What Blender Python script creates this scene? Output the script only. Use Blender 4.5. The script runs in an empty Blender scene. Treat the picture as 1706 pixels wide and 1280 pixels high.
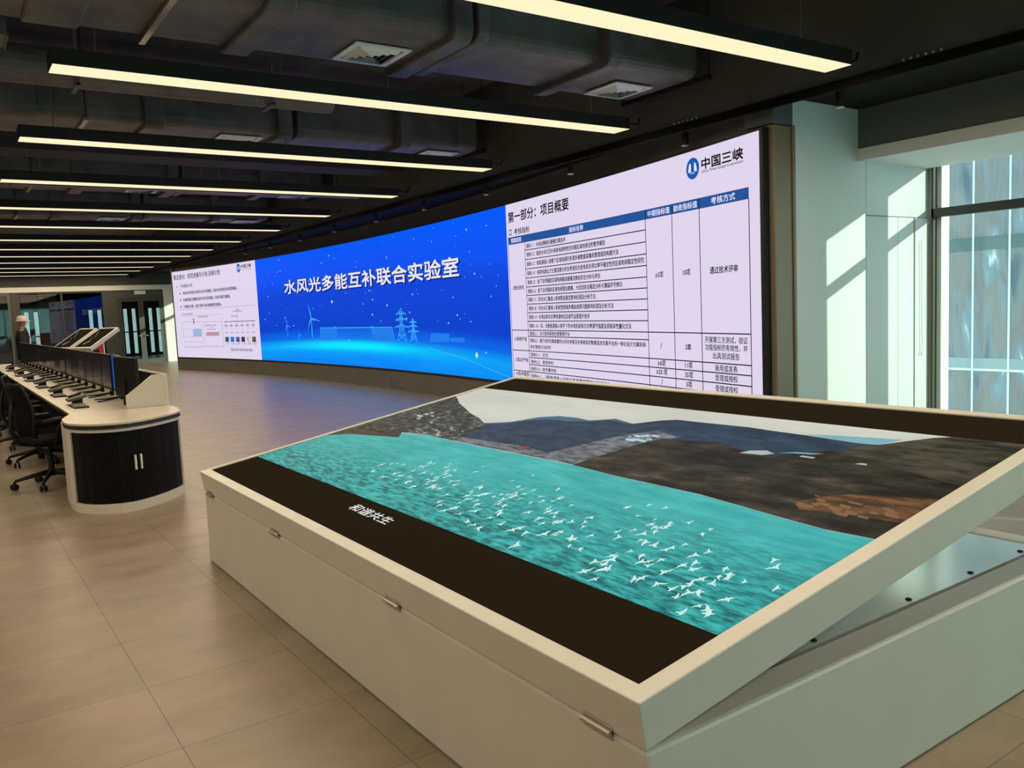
import bpy, bmesh, math, random
from mathutils import Vector, Matrix
random.seed(7)
S = bpy.context.scene
COL = S.collection
PI = math.pi

# ------------------------------------------------------------------ camera
EYE = 1.517
FOC = 1383.17
cam_d = bpy.data.cameras.new('camera'); cam = bpy.data.objects.new('camera', cam_d); COL.objects.link(cam)
AX = Vector((2860-853, 420-640, FOC)).normalized()      # world X seen from the lens (x right, y down, z forward)
AY = Vector((-110-853, 551-640, FOC)).normalized()
AY = (AY - AX*AX.dot(AY)).normalized()
AZ = AX.cross(AY)
if AZ.y > 0: AZ = -AZ
right = Vector((AX.x, AY.x, AZ.x)); down = Vector((AX.y, AY.y, AZ.y)); fwd = Vector((AX.z, AY.z, AZ.z))
M = Matrix.Identity(4)
for i in range(3):
    M[i][0] = right[i]; M[i][1] = -down[i]; M[i][2] = -fwd[i]
M[2][3] = EYE
cam.matrix_world = M
cam_d.sensor_width = 36.0; cam_d.lens = FOC/1706*36.0
cam_d.clip_start = 0.05; cam_d.clip_end = 500
S.camera = cam

# ------------------------------------------------------------------ view, sky, sun
S.view_settings.view_transform = 'Standard'
try: S.view_settings.look = 'None'
except Exception: pass
S.view_settings.gamma = 1.0
S.view_settings.use_curve_mapping = False
S.view_settings.exposure = 0.0
W = bpy.data.worlds.new('sky'); S.world = W; W.use_nodes = True
bg = W.node_tree.nodes['Background']
bg.inputs[0].default_value = (0.74, 0.88, 0.97, 1); bg.inputs[1].default_value = 2.0
SUN_DIR = Vector((-1, 1.5, -0.434)).normalized()
sun_d = bpy.data.lights.new('sun', 'SUN'); sun_d.energy = 6.0; sun_d.color = (0.98, 1.0, 0.82); sun_d.angle = math.radians(0.4)
sun = bpy.data.objects.new('sun', sun_d); COL.objects.link(sun)
sun.rotation_euler = SUN_DIR.to_track_quat('-Z', 'Y').to_euler()
sun.location = (14, -14, 9)

STRIP_WATT = 54.0      # warm light of each ceiling strip

# ------------------------------------------------------------------ materials
MATS = {}
def mat(name, col, rough=0.5, metal=0.0, noise=0.0, scale=8.0, bump=0.0, spec=0.5, coat=0.0, stretch=None):
    if name in MATS: return MATS[name]
    m = bpy.data.materials.new(name); m.use_nodes = True
    nt = m.node_tree; b = nt.nodes['Principled BSDF']
    b.inputs['Base Color'].default_value = (*col, 1); b.inputs['Roughness'].default_value = rough
    b.inputs['Metallic'].default_value = metal
    b.inputs['Specular IOR Level'].default_value = spec
    b.inputs['Coat Weight'].default_value = coat
    if noise or bump:
        tc = nt.nodes.new('ShaderNodeTexCoord'); mp = nt.nodes.new('ShaderNodeMapping')
        nt.links.new(tc.outputs['Object'], mp.inputs[0])
        if stretch: mp.inputs['Scale'].default_value = stretch
        n = nt.nodes.new('ShaderNodeTexNoise'); n.inputs['Scale'].default_value = scale; n.inputs['Detail'].default_value = 5
        nt.links.new(mp.outputs[0], n.inputs['Vector'])
        if noise:
            r = nt.nodes.new('ShaderNodeValToRGB')
            lo = [max(0, c*(1-noise)) for c in col]; hi = [min(1, c*(1+noise)) for c in col]
            r.color_ramp.elements[0].position = 0.3; r.color_ramp.elements[1].position = 0.7
            r.color_ramp.elements[0].color = (*lo, 1); r.color_ramp.elements[1].color = (*hi, 1)
            nt.links.new(n.outputs[0], r.inputs[0]); nt.links.new(r.outputs[0], b.inputs['Base Color'])
        if bump:
            bp = nt.nodes.new('ShaderNodeBump'); bp.inputs['Strength'].default_value = bump; bp.inputs['Distance'].default_value = 0.01
            nt.links.new(n.outputs[0], bp.inputs['Height']); nt.links.new(bp.outputs[0], b.inputs['Normal'])
    MATS[name] = m; return m

def emit(name, col, s=1.0, gloss=True):
    if name in MATS: return MATS[name]
    m = bpy.data.materials.new(name); m.use_nodes = True
    b = m.node_tree.nodes['Principled BSDF']
    b.inputs['Base Color'].default_value = (0.003, 0.003, 0.004, 1); b.inputs['Roughness'].default_value = 0.5
    b.inputs['Specular IOR Level'].default_value = 0.04 if gloss else 0.0
    b.inputs['Emission Color'].default_value = (*col, 1); b.inputs['Emission Strength'].default_value = s
    MATS[name] = m; return m

def emit_noise(name, c0, c1, scale, stretch=(1, 1, 1), s=1.0, lo=0.35, hi=0.65, rough=0.5, c2=None):
    """a lit display surface whose colour varies with noise"""
    if name in MATS: return MATS[name]
    m = bpy.data.materials.new(name); m.use_nodes = True
    nt = m.node_tree; b = nt.nodes['Principled BSDF']
    b.inputs['Base Color'].default_value = (0.003, 0.003, 0.003, 1); b.inputs['Roughness'].default_value = rough; b.inputs['Specular IOR Level'].default_value = 0.05
    tc = nt.nodes.new('ShaderNodeTexCoord'); mp = nt.nodes.new('ShaderNodeMapping'); mp.inputs['Scale'].default_value = stretch
    n = nt.nodes.new('ShaderNodeTexNoise'); n.inputs['Scale'].default_value = scale; n.inputs['Detail'].default_value = 7
    n.inputs['Roughness'].default_value = 0.62
    r = nt.nodes.new('ShaderNodeValToRGB')
    r.color_ramp.elements[0].position = lo; r.color_ramp.elements[1].position = hi
    r.color_ramp.elements[0].color = (*c0, 1); r.color_ramp.elements[1].color = (*c1, 1)
    if c2:
        e = r.color_ramp.elements.new(min(0.98, hi+0.12)); e.color = (*c2, 1)
    nt.links.new(tc.outputs['Object'], mp.inputs[0]); nt.links.new(mp.outputs[0], n.inputs['Vector'])
    nt.links.new(n.outputs[0], r.inputs[0]); nt.links.new(r.outputs[0], b.inputs['Emission Color'])
    b.inputs['Emission Strength'].default_value = s
    MATS[name] = m; return m

def glass_mat(name, tint=(0.93, 1.0, 0.95), refl=0.12, rough=0.0):
    if name in MATS: return MATS[name]
    m = bpy.data.materials.new(name); m.use_nodes = True
    nt = m.node_tree; nt.nodes.clear()
    o = nt.nodes.new('ShaderNodeOutputMaterial'); mx = nt.nodes.new('ShaderNodeMixShader')
    t = nt.nodes.new('ShaderNodeBsdfTransparent'); t.inputs[0].default_value = (*tint, 1)
    g = nt.nodes.new('ShaderNodeBsdfGlossy'); g.inputs['Roughness'].default_value = rough
    f = nt.nodes.new('ShaderNodeLayerWeight'); f.inputs['Blend'].default_value = 0.5
    pw = nt.nodes.new('ShaderNodeMath'); pw.operation = 'POWER'; pw.inputs[1].default_value = 4.0
    nt.links.new(f.outputs['Facing'], pw.inputs[0])
    mu = nt.nodes.new('ShaderNodeMath'); mu.operation = 'MULTIPLY_ADD'; mu.inputs[1].default_value = 0.8; mu.inputs[2].default_value = refl+0.04; mu.use_clamp = True
    nt.links.new(pw.outputs[0], mu.inputs[0]); nt.links.new(mu.outputs[0], mx.inputs[0])
    nt.links.new(t.outputs[0], mx.inputs[1]); nt.links.new(g.outputs[0], mx.inputs[2]); nt.links.new(mx.outputs[0], o.inputs[0])
    MATS[name] = m; return m

def floor_mat():
    m = bpy.data.materials.new('porcelain_tile'); m.use_nodes = True
    nt = m.node_tree; b = nt.nodes['Principled BSDF']; N = nt.nodes.new; L = nt.links.new
    tc = N('ShaderNodeTexCoord'); mp = N('ShaderNodeMapping'); mp.inputs['Location'].default_value = (-0.593, -3.025, 0)
    L(tc.outputs['Object'], mp.inputs[0])
    br = N('ShaderNodeTexBrick'); br.offset = 0.0; br.squash = 1.0
    br.inputs['Scale'].default_value = 1.0; br.inputs['Mortar Size'].default_value = 0.0022; br.inputs['Mortar Smooth'].default_value = 0.2
    br.inputs['Brick Width'].default_value = 0.6; br.inputs['Row Height'].default_value = 0.6; br.inputs['Bias'].default_value = 0.0
    br.inputs['Color1'].default_value = (0.262, 0.215, 0.168, 1); br.inputs['Color2'].default_value = (0.29, 0.236, 0.184, 1)
    br.inputs['Mortar'].default_value = (0.10, 0.072, 0.055, 1)
    L(mp.outputs[0], br.inputs['Vector'])
    n1 = N('ShaderNodeTexNoise'); n1.inputs['Scale'].default_value = 2.2; n1.inputs['Detail'].default_value = 8; n1.inputs['Roughness'].default_value = 0.65
    m2 = N('ShaderNodeMapping'); m2.inputs['Scale'].default_value = (1.0, 1.5, 1); L(tc.outputs['Object'], m2.inputs[0]); L(m2.outputs[0], n1.inputs['Vector'])
    rp = N('ShaderNodeValToRGB'); rp.color_ramp.elements[0].position = 0.3; rp.color_ramp.elements[1].position = 0.72
    rp.color_ramp.elements[0].color = (0.74, 0.72, 0.66, 1); rp.color_ramp.elements[1].color = (1.12, 1.08, 1.08, 1)
    L(n1.outputs[0], rp.inputs[0])
    mx = N('ShaderNodeMix'); mx.data_type = 'RGBA'; mx.blend_type = 'MULTIPLY'; mx.inputs[0].default_value = 1.0
    L(br.outputs['Color'], mx.inputs[6]); L(rp.outputs[0], mx.inputs[7]); L(mx.outputs[2], b.inputs['Base Color'])
    n2 = N('ShaderNodeTexNoise'); n2.inputs['Scale'].default_value = 5; n2.inputs['Detail'].default_value = 4
    m3 = N('ShaderNodeMapping'); m3.inputs['Scale'].default_value = (1.0, 2.2, 1); L(tc.outputs['Object'], m3.inputs[0]); L(m3.outputs[0], n2.inputs['Vector'])
    mr = N('ShaderNodeMapRange'); mr.inputs['To Min'].default_value = 0.27; mr.inputs['To Max'].default_value = 0.42
    L(n2.outputs[0], mr.inputs['Value']); L(mr.outputs[0], b.inputs['Roughness'])
    bp = N('ShaderNodeBump'); bp.inputs['Strength'].default_value = 0.07; bp.inputs['Distance'].default_value = 0.012
    L(n2.outputs[0], bp.inputs['Height'])
    L(bp.outputs[0], b.inputs['Normal'])
    b.inputs['Specular IOR Level'].default_value = 0.6
    return m

FLOOR = floor_mat()
CEIL = mat('charcoal_ceiling_paint', (0.16, 0.16, 0.16), 0.85, noise=0.25, scale=3)
SOFFIT = mat('charcoal_soffit_paint', (0.095, 0.102, 0.104), 0.65, noise=0.12, scale=2)
DUCT = mat('black_duct_wrap', (0.125, 0.125, 0.13), 0.5, noise=0.3, scale=4, bump=0.25)
BLACK = mat('black_plastic', (0.008, 0.008, 0.009), 0.45, spec=0.25)
BLACKM = mat('black_metal', (0.014, 0.013, 0.012), 0.5, spec=.3)
RAIL = mat('black_rail', (0.004, 0.004, 0.004), 0.8, spec=.1)
WALLG = mat('grey_wall_panel', (0.575, 0.635, 0.63), 0.42, noise=0.05, scale=2, stretch=(1, 1, 0.1))
BRONZE = mat('bronze_trim', (0.21, 0.17, 0.115), 0.4, metal=0.3)
BEAMW = mat('pale_beam_paint', (0.68, 0.70, 0.68), 0.6)
PLINTH = mat('grey_brown_plinth', (0.13, 0.125, 0.11), 0.45, metal=0.25, noise=0.08, scale=3)
TABLEW = mat('satin_pale_paint', (0.62, 0.62, 0.60), 0.38, noise=0.03, scale=5)
TRAYM = mat('polished_pale_metal', (0.86, 0.89, 0.90), 0.17, metal=0.7, noise=0.05, scale=3)
STEEL = mat('hinge_steel', (0.5, 0.48, 0.45), 0.3, metal=0.9)
GLASSK = mat('black_display_glass', (0.020, 0.016, 0.0115), 0.4, spec=0.0)
DESKW = mat('cream_laminate', (0.58, 0.54, 0.47), 0.3, noise=0.04, scale=4)
CABW = mat('white_laminate', (0.62, 0.60, 0.55), 0.35)
EDGE = mat('black_edge_band', (0.01, 0.01, 0.01), 0.4)
TAMB = mat('black_tambour', (0.006, 0.006, 0.007), 0.4, spec=0.12)
HANDLE = mat('pale_handle', (0.75, 0.74, 0.70), 0.3)
MESHF = mat('black_mesh_fabric', (0.006, 0.006, 0.007), 0.85, spec=0.1, bump=0.4, scale=120)
MONS = mat('dark_monitor_glass', (0.046, 0.041, 0.072), 0.14, spec=0.5)
GREYP = mat('grey_plastic', (0.10, 0.10, 0.09), 0.45)
DIFFW = mat('white_diffuser_metal', (0.86, 0.92, 0.96), 0.4)
DARKFR = mat('dark_grey_frame', (0.055, 0.052, 0.045), 0.45, metal=0.2)
GLASSI = glass_mat('partition_glass', (0.55, 0.60, 0.59), 0.02)
GLASSW = glass_mat('window_glass', (0.85, 0.93, 0.88), 0.0)
WHITEP = mat('white_paint', (0.7, 0.7, 0.68), 0.5)
WALLD = mat('dark_wall_paint', (0.06, 0.06, 0.055), 0.7)
WALLL = mat('pale_room_paint', (0.45, 0.44, 0.41), 0.7)
STRIP = emit('warm_strip_diffuser', (1.0, 0.84, 0.54), 1.1, gloss=False)

# ------------------------------------------------------------------ mesh helpers
class MB:
    def __init__(s): s.v = []; s.f = []; s.mi = []; s.m = 0
    def add(s, vs, fs):
        o = len(s.v); s.v += [tuple(p) for p in vs]
        for f in fs: s.f.append([i+o for i in f]); s.mi.append(s.m)
        return s
    def box(s, x0, x1, y0, y1, z0, z1, mtx=None):
        vs = [Vector(p) for p in ((x0,y0,z0),(x1,y0,z0),(x1,y1,z0),(x0,y1,z0),(x0,y0,z1),(x1,y0,z1),(x1,y1,z1),(x0,y1,z1))]
        if mtx: vs = [mtx @ p for p in vs]
        return s.add(vs, [(0,3,2,1),(4,5,6,7),(0,1,5,4),(1,2,6,5),(2,3,7,6),(3,0,4,7)])
    def prism(s, pts, z0, z1, mtx=None, fn=None):
        n = len(pts)
        vs = [Vector((p[0], p[1], z0)) for p in pts] + [Vector((p[0], p[1], z1)) for p in pts]
        if mtx: vs = [mtx @ p for p in vs]
        if fn: vs = [fn(p) for p in vs]
        return s.add(vs, [list(range(n))[::-1], list(range(n, 2*n))] + [(i, (i+1) % n, n+(i+1) % n, n+i) for i in range(n)])
    def tube(s, path, r, n=8, caps=True):
        path = [Vector(p) for p in path]; rs = r if isinstance(r, (list, tuple)) else [r]*len(path)
        rings = []
        for i, p in enumerate(path):
            d = (path[min(i+1, len(path)-1)] - path[max(i-1, 0)]).normalized()
            a = d.orthogonal().normalized() if i == 0 else (a - d*a.dot(d)).normalized()
            b = d.cross(a)
            rings.append([p + (a*math.cos(2*PI*k/n) + b*math.sin(2*PI*k/n))*rs[i] for k in range(n)])
        vs = [q for rr in rings for q in rr]; fs = []
        for i in range(len(path)-1):
            for k in range(n):
                fs.append((i*n+k, i*n+(k+1) % n, (i+1)*n+(k+1) % n, (i+1)*n+k))
        if caps: fs += [list(range(n))[::-1], [(len(path)-1)*n+k for k in range(n)]]
        return s.add(vs, fs)
    def lathe(s, prof, n=20, mtx=None):
        vs = [Vector((r*math.cos(2*PI*k/n), r*math.sin(2*PI*k/n), z)) for r, z in prof for k in range(n)]
        if mtx: vs = [mtx @ p for p in vs]
        fs = [(i*n+k, i*n+(k+1) % n, (i+1)*n+(k+1) % n, (i+1)*n+k) for i in range(len(prof)-1) for k in range(n)]
        fs += [list(range(n))[::-1], [(len(prof)-1)*n+k for k in range(n)]]
        return s.add(vs, fs)
    def build(s, name, mats, parent=None, smooth=False, bevel=0.0):
        me = bpy.data.meshes.new(name); me.from_pydata(s.v, [], s.f)
        if not isinstance(mats, (list, tuple)): mats = [mats]
        for m in mats: me.materials.append(m)
        for p, i in zip(me.polygons, s.mi): p.material_index = i
        if smooth:
            for p in me.polygons: p.use_smooth = True
        bm = bmesh.new(); bm.from_mesh(me); bmesh.ops.recalc_face_normals(bm, faces=bm.faces); bm.to_mesh(me); bm.free()
        o = bpy.data.objects.new(name, me); COL.objects.link(o)
        if parent: o.parent = parent
        if bevel:
            b = o.modifiers.new('bevel', 'BEVEL'); b.width = bevel; b.segments = 2; b.limit_method = 'ANGLE'; b.angle_limit = 0.7
        return o

def thing(name, label, cat, loc=(0, 0, 0), rz=0.0, group=None):
    o = bpy.data.objects.new(name, None); COL.objects.link(o)
    o.empty_display_size = 0.1; o.location = loc; o.rotation_euler = (0, 0, rz)
    o['label'] = label; o['category'] = cat
    if group: o['group'] = group
    return o
def tag(o, label, cat, group=None):
    o['label'] = label; o['category'] = cat
    if group: o['group'] = group
    return o
def struct(name, mb, m, bevel=0.0):
    o = mb.build(name, m, bevel=bevel); o['kind'] = 'structure'; return o
def dup(root, loc, rz, label, group=None):
    r = root.copy(); COL.objects.link(r); r.location = loc; r.rotation_euler = (0, 0, rz)
    r['label'] = label
    if group: r['group'] = group
    for ch in list(root.children):
        c = ch.copy(); COL.objects.link(c); c.parent = r
        for g in list(ch.children):
            d = g.copy(); COL.objects.link(d); d.parent = c
    return r
ORD = ['nearest', 'second', 'third', 'fourth', 'fifth', 'sixth', 'seventh', 'eighth', 'ninth', 'tenth', 'eleventh', 'twelfth', 'thirteenth',
       'fourteenth', 'fifteenth', 'sixteenth', 'seventeenth', 'eighteenth', 'nineteenth', 'twentieth']

# ------------------------------------------------------------------ text as flat geometry
def glyphs(body, bold=0.0):
    cu = bpy.data.curves.new('t', 'FONT'); cu.body = body; cu.resolution_u = 2; cu.offset = bold; cu.fill_mode = 'FRONT'
    o = bpy.data.objects.new('t', cu); COL.objects.link(o)
    dg = bpy.context.evaluated_depsgraph_get(); dg.update()
    me = bpy.data.meshes.new_from_object(o.evaluated_get(dg))
    vs = [tuple(v.co) for v in me.vertices]; fs = [tuple(p.vertices) for p in me.polygons]
    bpy.data.objects.remove(o); bpy.data.curves.remove(cu); bpy.data.meshes.remove(me)
    return vs, fs
def text(mb, fn, body, a0, b0, a1=None, h=None, bold=0.0, center=False):
    """letters from a0 along to a1, standing on b0, h high, laid on a surface by fn(a, b)"""
    vs, fs = glyphs(body)
    if not vs: return
    x0 = min(v[0] for v in vs); x1 = max(v[0] for v in vs); y0 = min(v[1] for v in vs); y1 = max(v[1] for v in vs)
    sy = h/(y1-y0); sx = (a1-a0)/(x1-x0) if a1 is not None else sy
    off = -(x1-x0)*sx/2 if center else 0
    e = bold*h
    for dx, dy in (((0, 0),) if not bold else ((-e, -e), (e, -e), (-e, e), (e, e), (0, 0))):
        mb.add([fn(a0+off+(v[0]-x0)*sx+dx*min(1, sx/sy*1.3), b0+(v[1]-y0)*sy+dy) for v in vs], fs)

# ------------------------------------------------------------------ room shell
YW = 4.78; XR = 8.75; YB = 32.5; XL = -7.0; YR = -6.0; ZC = 4.3; ZS = 3.24
struct('floor', MB().box(XL-.2, XR+.3, YR-.2, 40.2, -0.1, 0.0), FLOOR)
struct('ceiling', MB().box(XL-.2, XR+.3, YR-.2, 40.2, ZC, ZC+.15), CEIL)
struct('wall_left', MB().box(XL-.15, XL, YR, 40, 0, ZC), WALLL)
struct('wall_rear', MB().box(XL, .4, YR-.15, YR, 0, ZC).box(8.3, XR, YR-.15, YR, 0, ZC).box(.4, 8.3, YR-.15, YR, 2.86, ZC).box(.4, 8.3, YR-.15, YR, 0, .3), WALLL)
w8 = MB()  # unseen window behind the camera, added to bring in cool daylight
for x in (.4, 2.355, 4.33, 6.305, 8.245): w8.box(x, x+.055, YR-.1, YR-.02, .3, 2.86)
w8.box(.4, 8.3, YR-.1, YR-.02, .3, .36).box(.4, 8.3, YR-.1, YR-.02, 2.80, 2.86)
w8 = w8.build('window_8', DARKFR); w8['kind'] = 'structure'
MB().box(.45, 8.25, YR-.07, YR-.062, .36, 2.80).build('glass_pane', GLASSW, w8)
# soffit: upright board with black rail at its foot, underside, bulkhead over the window beam
struct('trim_1', MB().box(6.0, 6.06, YR, YB, 3.10, ZC), SOFFIT)
struct('trim_2', MB().box(5.97, 6.0, YR, YB, 3.08, 3.153), RAIL)
struct('trim_3', MB().box(6.06, 7.47, YR, YB, ZS, ZS+.08), mat('black_soffit_paint', (.020, .021, .021), .9, spec=.1))
struct('trim_4', MB().box(7.47, XR, YR, YW, 2.865, ZS+.08), mat('dark_bulkhead_paint', (.11, .125, .12), .6))
struct('trim_5', MB().box(7.44, XR-.06, YR, YW, 2.75, 2.864), BEAMW)
# window wall on the right: clear panes near the screen, added unseen blinds further back
wr = MB()
def solid(y0, y1, z0=0, z1=ZC): wr.box(XR, XR+.22, y0, y1, z0, z1)
solid(YR, YR+.3); solid(4.74, 27.5); solid(31.2, 40)
for y0, y1 in ((YR+.3, 4.74), (27.5, 31.2)): solid(y0, y1, 2.86, ZC)
solid(27.5, 31.2, 0, .1); solid(YR+.3, 4.74, 0, .08)
solid(3.10, 3.30, .08, 2.86); solid(1.64, 1.76, .08, 2.86)
struct('wall_right', wr, WALLG)
def window(name, y0, y1, z0, z1, zt=None, m=GLASSW):
    fr = MB(); t = .055
    fr.box(XR-.03, XR+.06, y0, y0+t, z0, z1).box(XR-.03, XR+.04, y1-.022, y1, z0, z1)
    fr.box(XR-.03, XR+.06, y0, y1, z0, z0+t).box(XR-.03, XR+.06, y0, y1, z1-t, z1)
    if zt: fr.box(XR-.03, XR+.06, y0, y1, zt-.045, zt+.045)
    o = fr.build(name, DARKFR); o['kind'] = 'structure'
    MB().box(XR+.01, XR+.018, y0+t, y1-.022, z0+t, z1-t).build('glass_pane', m, o)
    MB().box(XR+.045, XR+.20, y1-.07, y1, z0+t, z1-t).build('jamb_lining', WHITEP, o)
    return o
window('window_1', 3.30, 4.74, .08, 2.86, 2.285)
window('window_2', 1.76, 3.10, .08, 2.86, 2.285)
window('window_3', 27.5, 31.2, .1, 2.86, 2.285)
window('window_4', YR+.3, 1.64, .08, 2.86, 2.285)  # out of view, added so daylight reaches the table side
# unseen roller blinds, added as cool-tinted daylight fill, with a slit between two
def blind_mat():
    m = bpy.data.materials.new('translucent_blind'); m.use_nodes = True; nt = m.node_tree; nt.nodes.clear()
    o = nt.nodes.new('ShaderNodeOutputMaterial'); mx = nt.nodes.new('ShaderNodeMixShader'); mx.inputs[0].default_value = 0.86
    d = nt.nodes.new('ShaderNodeBsdfDiffuse'); d.inputs[0].default_value = (0.78, 0.82, 0.78, 1)
    t = nt.nodes.new('ShaderNodeBsdfTranslucent'); t.inputs[0].default_value = (0.76, 0.98, 1.0, 1)
    nt.links.new(d.outputs[0], mx.inputs[1]); nt.links.new(t.outputs[0], mx.inputs[2]); nt.links.new(mx.outputs[0], o.inputs[0]); return m
BLIND = blind_mat()
for k, (y0, y1) in enumerate(((YR+.3, -2.13), (-2.01, 1.75))):
    b = thing('roller_blind', ['pale roller blind over the rear part of the window wall', 'pale roller blind beside the clear window panes'][k], 'blind', (XR-.09, 0, 0))
    MB().box(-.004, .004, y0, y1, .12 if k else .12, 2.70).build('fabric', BLIND, b)
    MB().tube([(0, y0, 2.72), (0, y1, 2.72)], .028, 10).build('roller_tube', WHITEP, b, smooth=True)
    MB().box(-.012, .012, y0, y1, .10, .125).build('bottom_bar', WHITEP, b)
b = thing('roller_blind', 'pale roller blind on the window wall behind the camera', 'blind', (0, YR+.06, 0))  # unseen, added to spread daylight from behind the camera
MB().box(.42, 8.28, -.004, .004, .25, 2.84).build('fabric', BLIND, b)
MB().tube([(.42, 0, 2.86), (8.28, 0, 2.86)], .028, 10).build('roller_tube', WHITEP, b, smooth=True)
# wall panel bay facing the camera, right of the big screen
wf = MB(); g = .0035
wf.box(6.45, 7.6-g, YW, YW+.1, 0, ZS); wf.box(7.6+g, XR, YW, YW+.1, 2.24+g, ZS)
wf.box(7.6+g, 8.16-g, YW, YW+.1, 0, 2.24-g); wf.box(8.16+g, 8.46-g, YW, YW+.1, 0, 2.24-g); wf.box(8.46+g, XR, YW-.012, YW+.1, 0, 2.24-g)
wf.m = 1; wf.box(6.45, XR, YW+.1, YW+.12, 0, ZS)
struct('wall_front', wf, [WALLG, BLACK])
br = MB().box(6.17, 6.405, YW-.03, YW+.3, 0, 2.99).box(6.415, 6.448, YW-.045, YW+.12, 0, 3.0)
br.m = 1; br.box(6.17, 6.448, YW-.02, YW+.3, 3.0, ZS)
struct('trim_6', br, [BRONZE, SOFFIT], bevel=.008)
# curved screen wall
XM, YC, RA = 7.219, 15.569, 52.808
def arc(s, z, off=0.0):
    a = -s/RA
    return Vector((XM-RA+(RA-off)*math.cos(a), YC+(RA-off)*math.sin(a), z))
def curved(mb, s0, s1, z0, z1, o0, o1, n=24, caps=True):
    """a slab that follows the arc between offsets o0 (front) and o1 (back)"""
    vs = []; fs = []
    for i in range(n+1):
        s = s0+(s1-s0)*i/n
        vs += [arc(s, z0, o0), arc(s, z1, o0), arc(s, z0, o1), arc(s, z1, o1)]
    for i in range(n):
        a, b = 4*i, 4*(i+1)
        fs += [(a, b, b+1, a+1), (a+2, a+3, b+3, b+2), (a+1, b+1, b+3, a+3), (a, a+2, b+2, b)]
    fs += [(0, 1, 3, 2), (4*n, 4*n+2, 4*n+3, 4*n+1)]
    mb.add(vs, fs)
SW0, SW1, ZB, ZT = -11.14, 10.78, 0.388, 2.955
ws = MB(); curved(ws, -11.2, 10.82, 0, ZS, -.07, -.16, 40)
ws.box(6.05, XR, 26.62, 26.78, 0, ZS)
struct('wall_screen', ws, SOFFIT)
pl = MB(); nseg = 9
for i in range(nseg):
    s0 = -11.17+(22.0)*i/nseg; s1 = -11.17+22.0*(i+1)/nseg
    curved(pl, s0+.004, s1-.004, 0, .345, .02, -.07, 5)
struct('trim_7', pl, PLINTH)

# ------------------------------------------------------------------ LED video wall
WHITE_LED = emit('led_white', (0.745, 0.665, 0.85), 1.0)
INK = mat('led_dark_ink', (0.004, 0.002, 0.02), 0.5, spec=.03)
NAVY = emit('led_table_blue', (0.012, 0.085, 0.32), 1.0)
LBLUE = emit('led_light_blue', (0.05, 0.44, 0.93), 1.0)
MBLUE = emit('led_mid_blue', (0.012, 0.20, 0.83), 1.0)
LETTER = emit('led_letter_white', (0.80, 0.80, 0.95), 1.0)
SHADOWB = emit('led_letter_shadow', (0.0, 0.008, 0.16), 1.0)
STAR = emit('led_star', (0.45, 0.85, 1.0), 1.0)
GREYL = emit('led_grey_line', (0.36, 0.33, 0.42), 1.0)
def blue_mat():
    m = bpy.data.materials.new('led_blue_sky_picture'); m.use_nodes = True
    nt = m.node_tree; b = nt.nodes['Principled BSDF']; N = nt.nodes.new; L = nt.links.new
    b.inputs['Base Color'].default_value = (0.002, 0.002, 0.004, 1); b.inputs['Roughness'].default_value = 0.5; b.inputs['Specular IOR Level'].default_value = .03
    uv = N('ShaderNodeUVMap'); uv.uv_map = 'UVMap'; sp = N('ShaderNodeSeparateXYZ'); L(uv.outputs[0], sp.inputs[0])
    def mth(op, a, c=None, clamp=False):
        n = N('ShaderNodeMath'); n.operation = op; n.use_clamp = clamp
        for i, q in enumerate((a, c)):
            if q is None: continue
            if isinstance(q, (int, float)): n.inputs[i].default_value = q
            else: L(q, n.inputs[i])
        return n.outputs[0]
    du = mth('SUBTRACT', sp.outputs[0], 0.44); d2 = mth('MULTIPLY', du, du)
    v = mth('ADD', sp.outputs[1], mth('MULTIPLY', d2, 0.22))
    rp = N('ShaderNodeValToRGB'); cr = rp.color_ramp; cr.interpolation = 'EASE'
    cr.elements[0].position = 0; cr.elements[0].color = (0.0, 0.21, 0.92, 1)
    cr.elements[1].position = 1; cr.elements[1].color = (0.0, 0.10, 0.96, 1)
    for p, c in ((.10, (0.0, .29, .95, 1)), (.165, (0.0, .34, .92, 1)), (.195, (0.0, .26, .88, 1)), (.24, (0.0, .13, .80, 1)), (.34, (0.0, .052, .62, 1)), (.6, (0.0, .055, .68, 1)), (.85, (0.0, .085, .92, 1))):
        e = cr.elements.new(p); e.color = c
    L(v, rp.inputs[0])
    # bright arc of light on the horizon, strongest left of the middle
    gx = mth('POWER', 2.718, mth('MULTIPLY', d2, -14.0))
    dv = mth('SUBTRACT', v, 0.165); gv = mth('POWER', 2.718, mth('MULTIPLY', mth('MULTIPLY', dv, dv), -700.0))
    gl = mth('MULTIPLY', gx, gv)
    mp = N('ShaderNodeMapping'); mp.inputs['Scale'].default_value = (3, 26, 1); mp.inputs['Rotation'].default_value = (0, 0, .08); L(uv.outputs[0], mp.inputs[0])
    ns = N('ShaderNodeTexNoise'); ns.inputs['Scale'].default_value = 1.6; L(mp.outputs[0], ns.inputs['Vector'])
    lowm = mth('MULTIPLY', mth('SUBTRACT', 0.24, v), 3.0, True)
    streak = mth('MULTIPLY', lowm, mth('MULTIPLY', mth('SUBTRACT', ns.outputs[0], 0.45), 0.9, True))
    tot = mth('ADD', mth('MULTIPLY', gl, 1.15), streak, True)
    mx = N('ShaderNodeMix'); mx.data_type = 'RGBA'; L(tot, mx.inputs[0]); L(rp.outputs[0], mx.inputs[6]); mx.inputs[7].default_value = (0.0, .80, 1.0, 1)
    L(mx.outputs[2], b.inputs['Emission Color']); b.inputs['Emission Strength'].default_value = 1.0
    return m
led = thing('led_video_wall', 'long curved video wall of three pictures along the right side of the room', 'video wall', (0, 0, 0))
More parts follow.
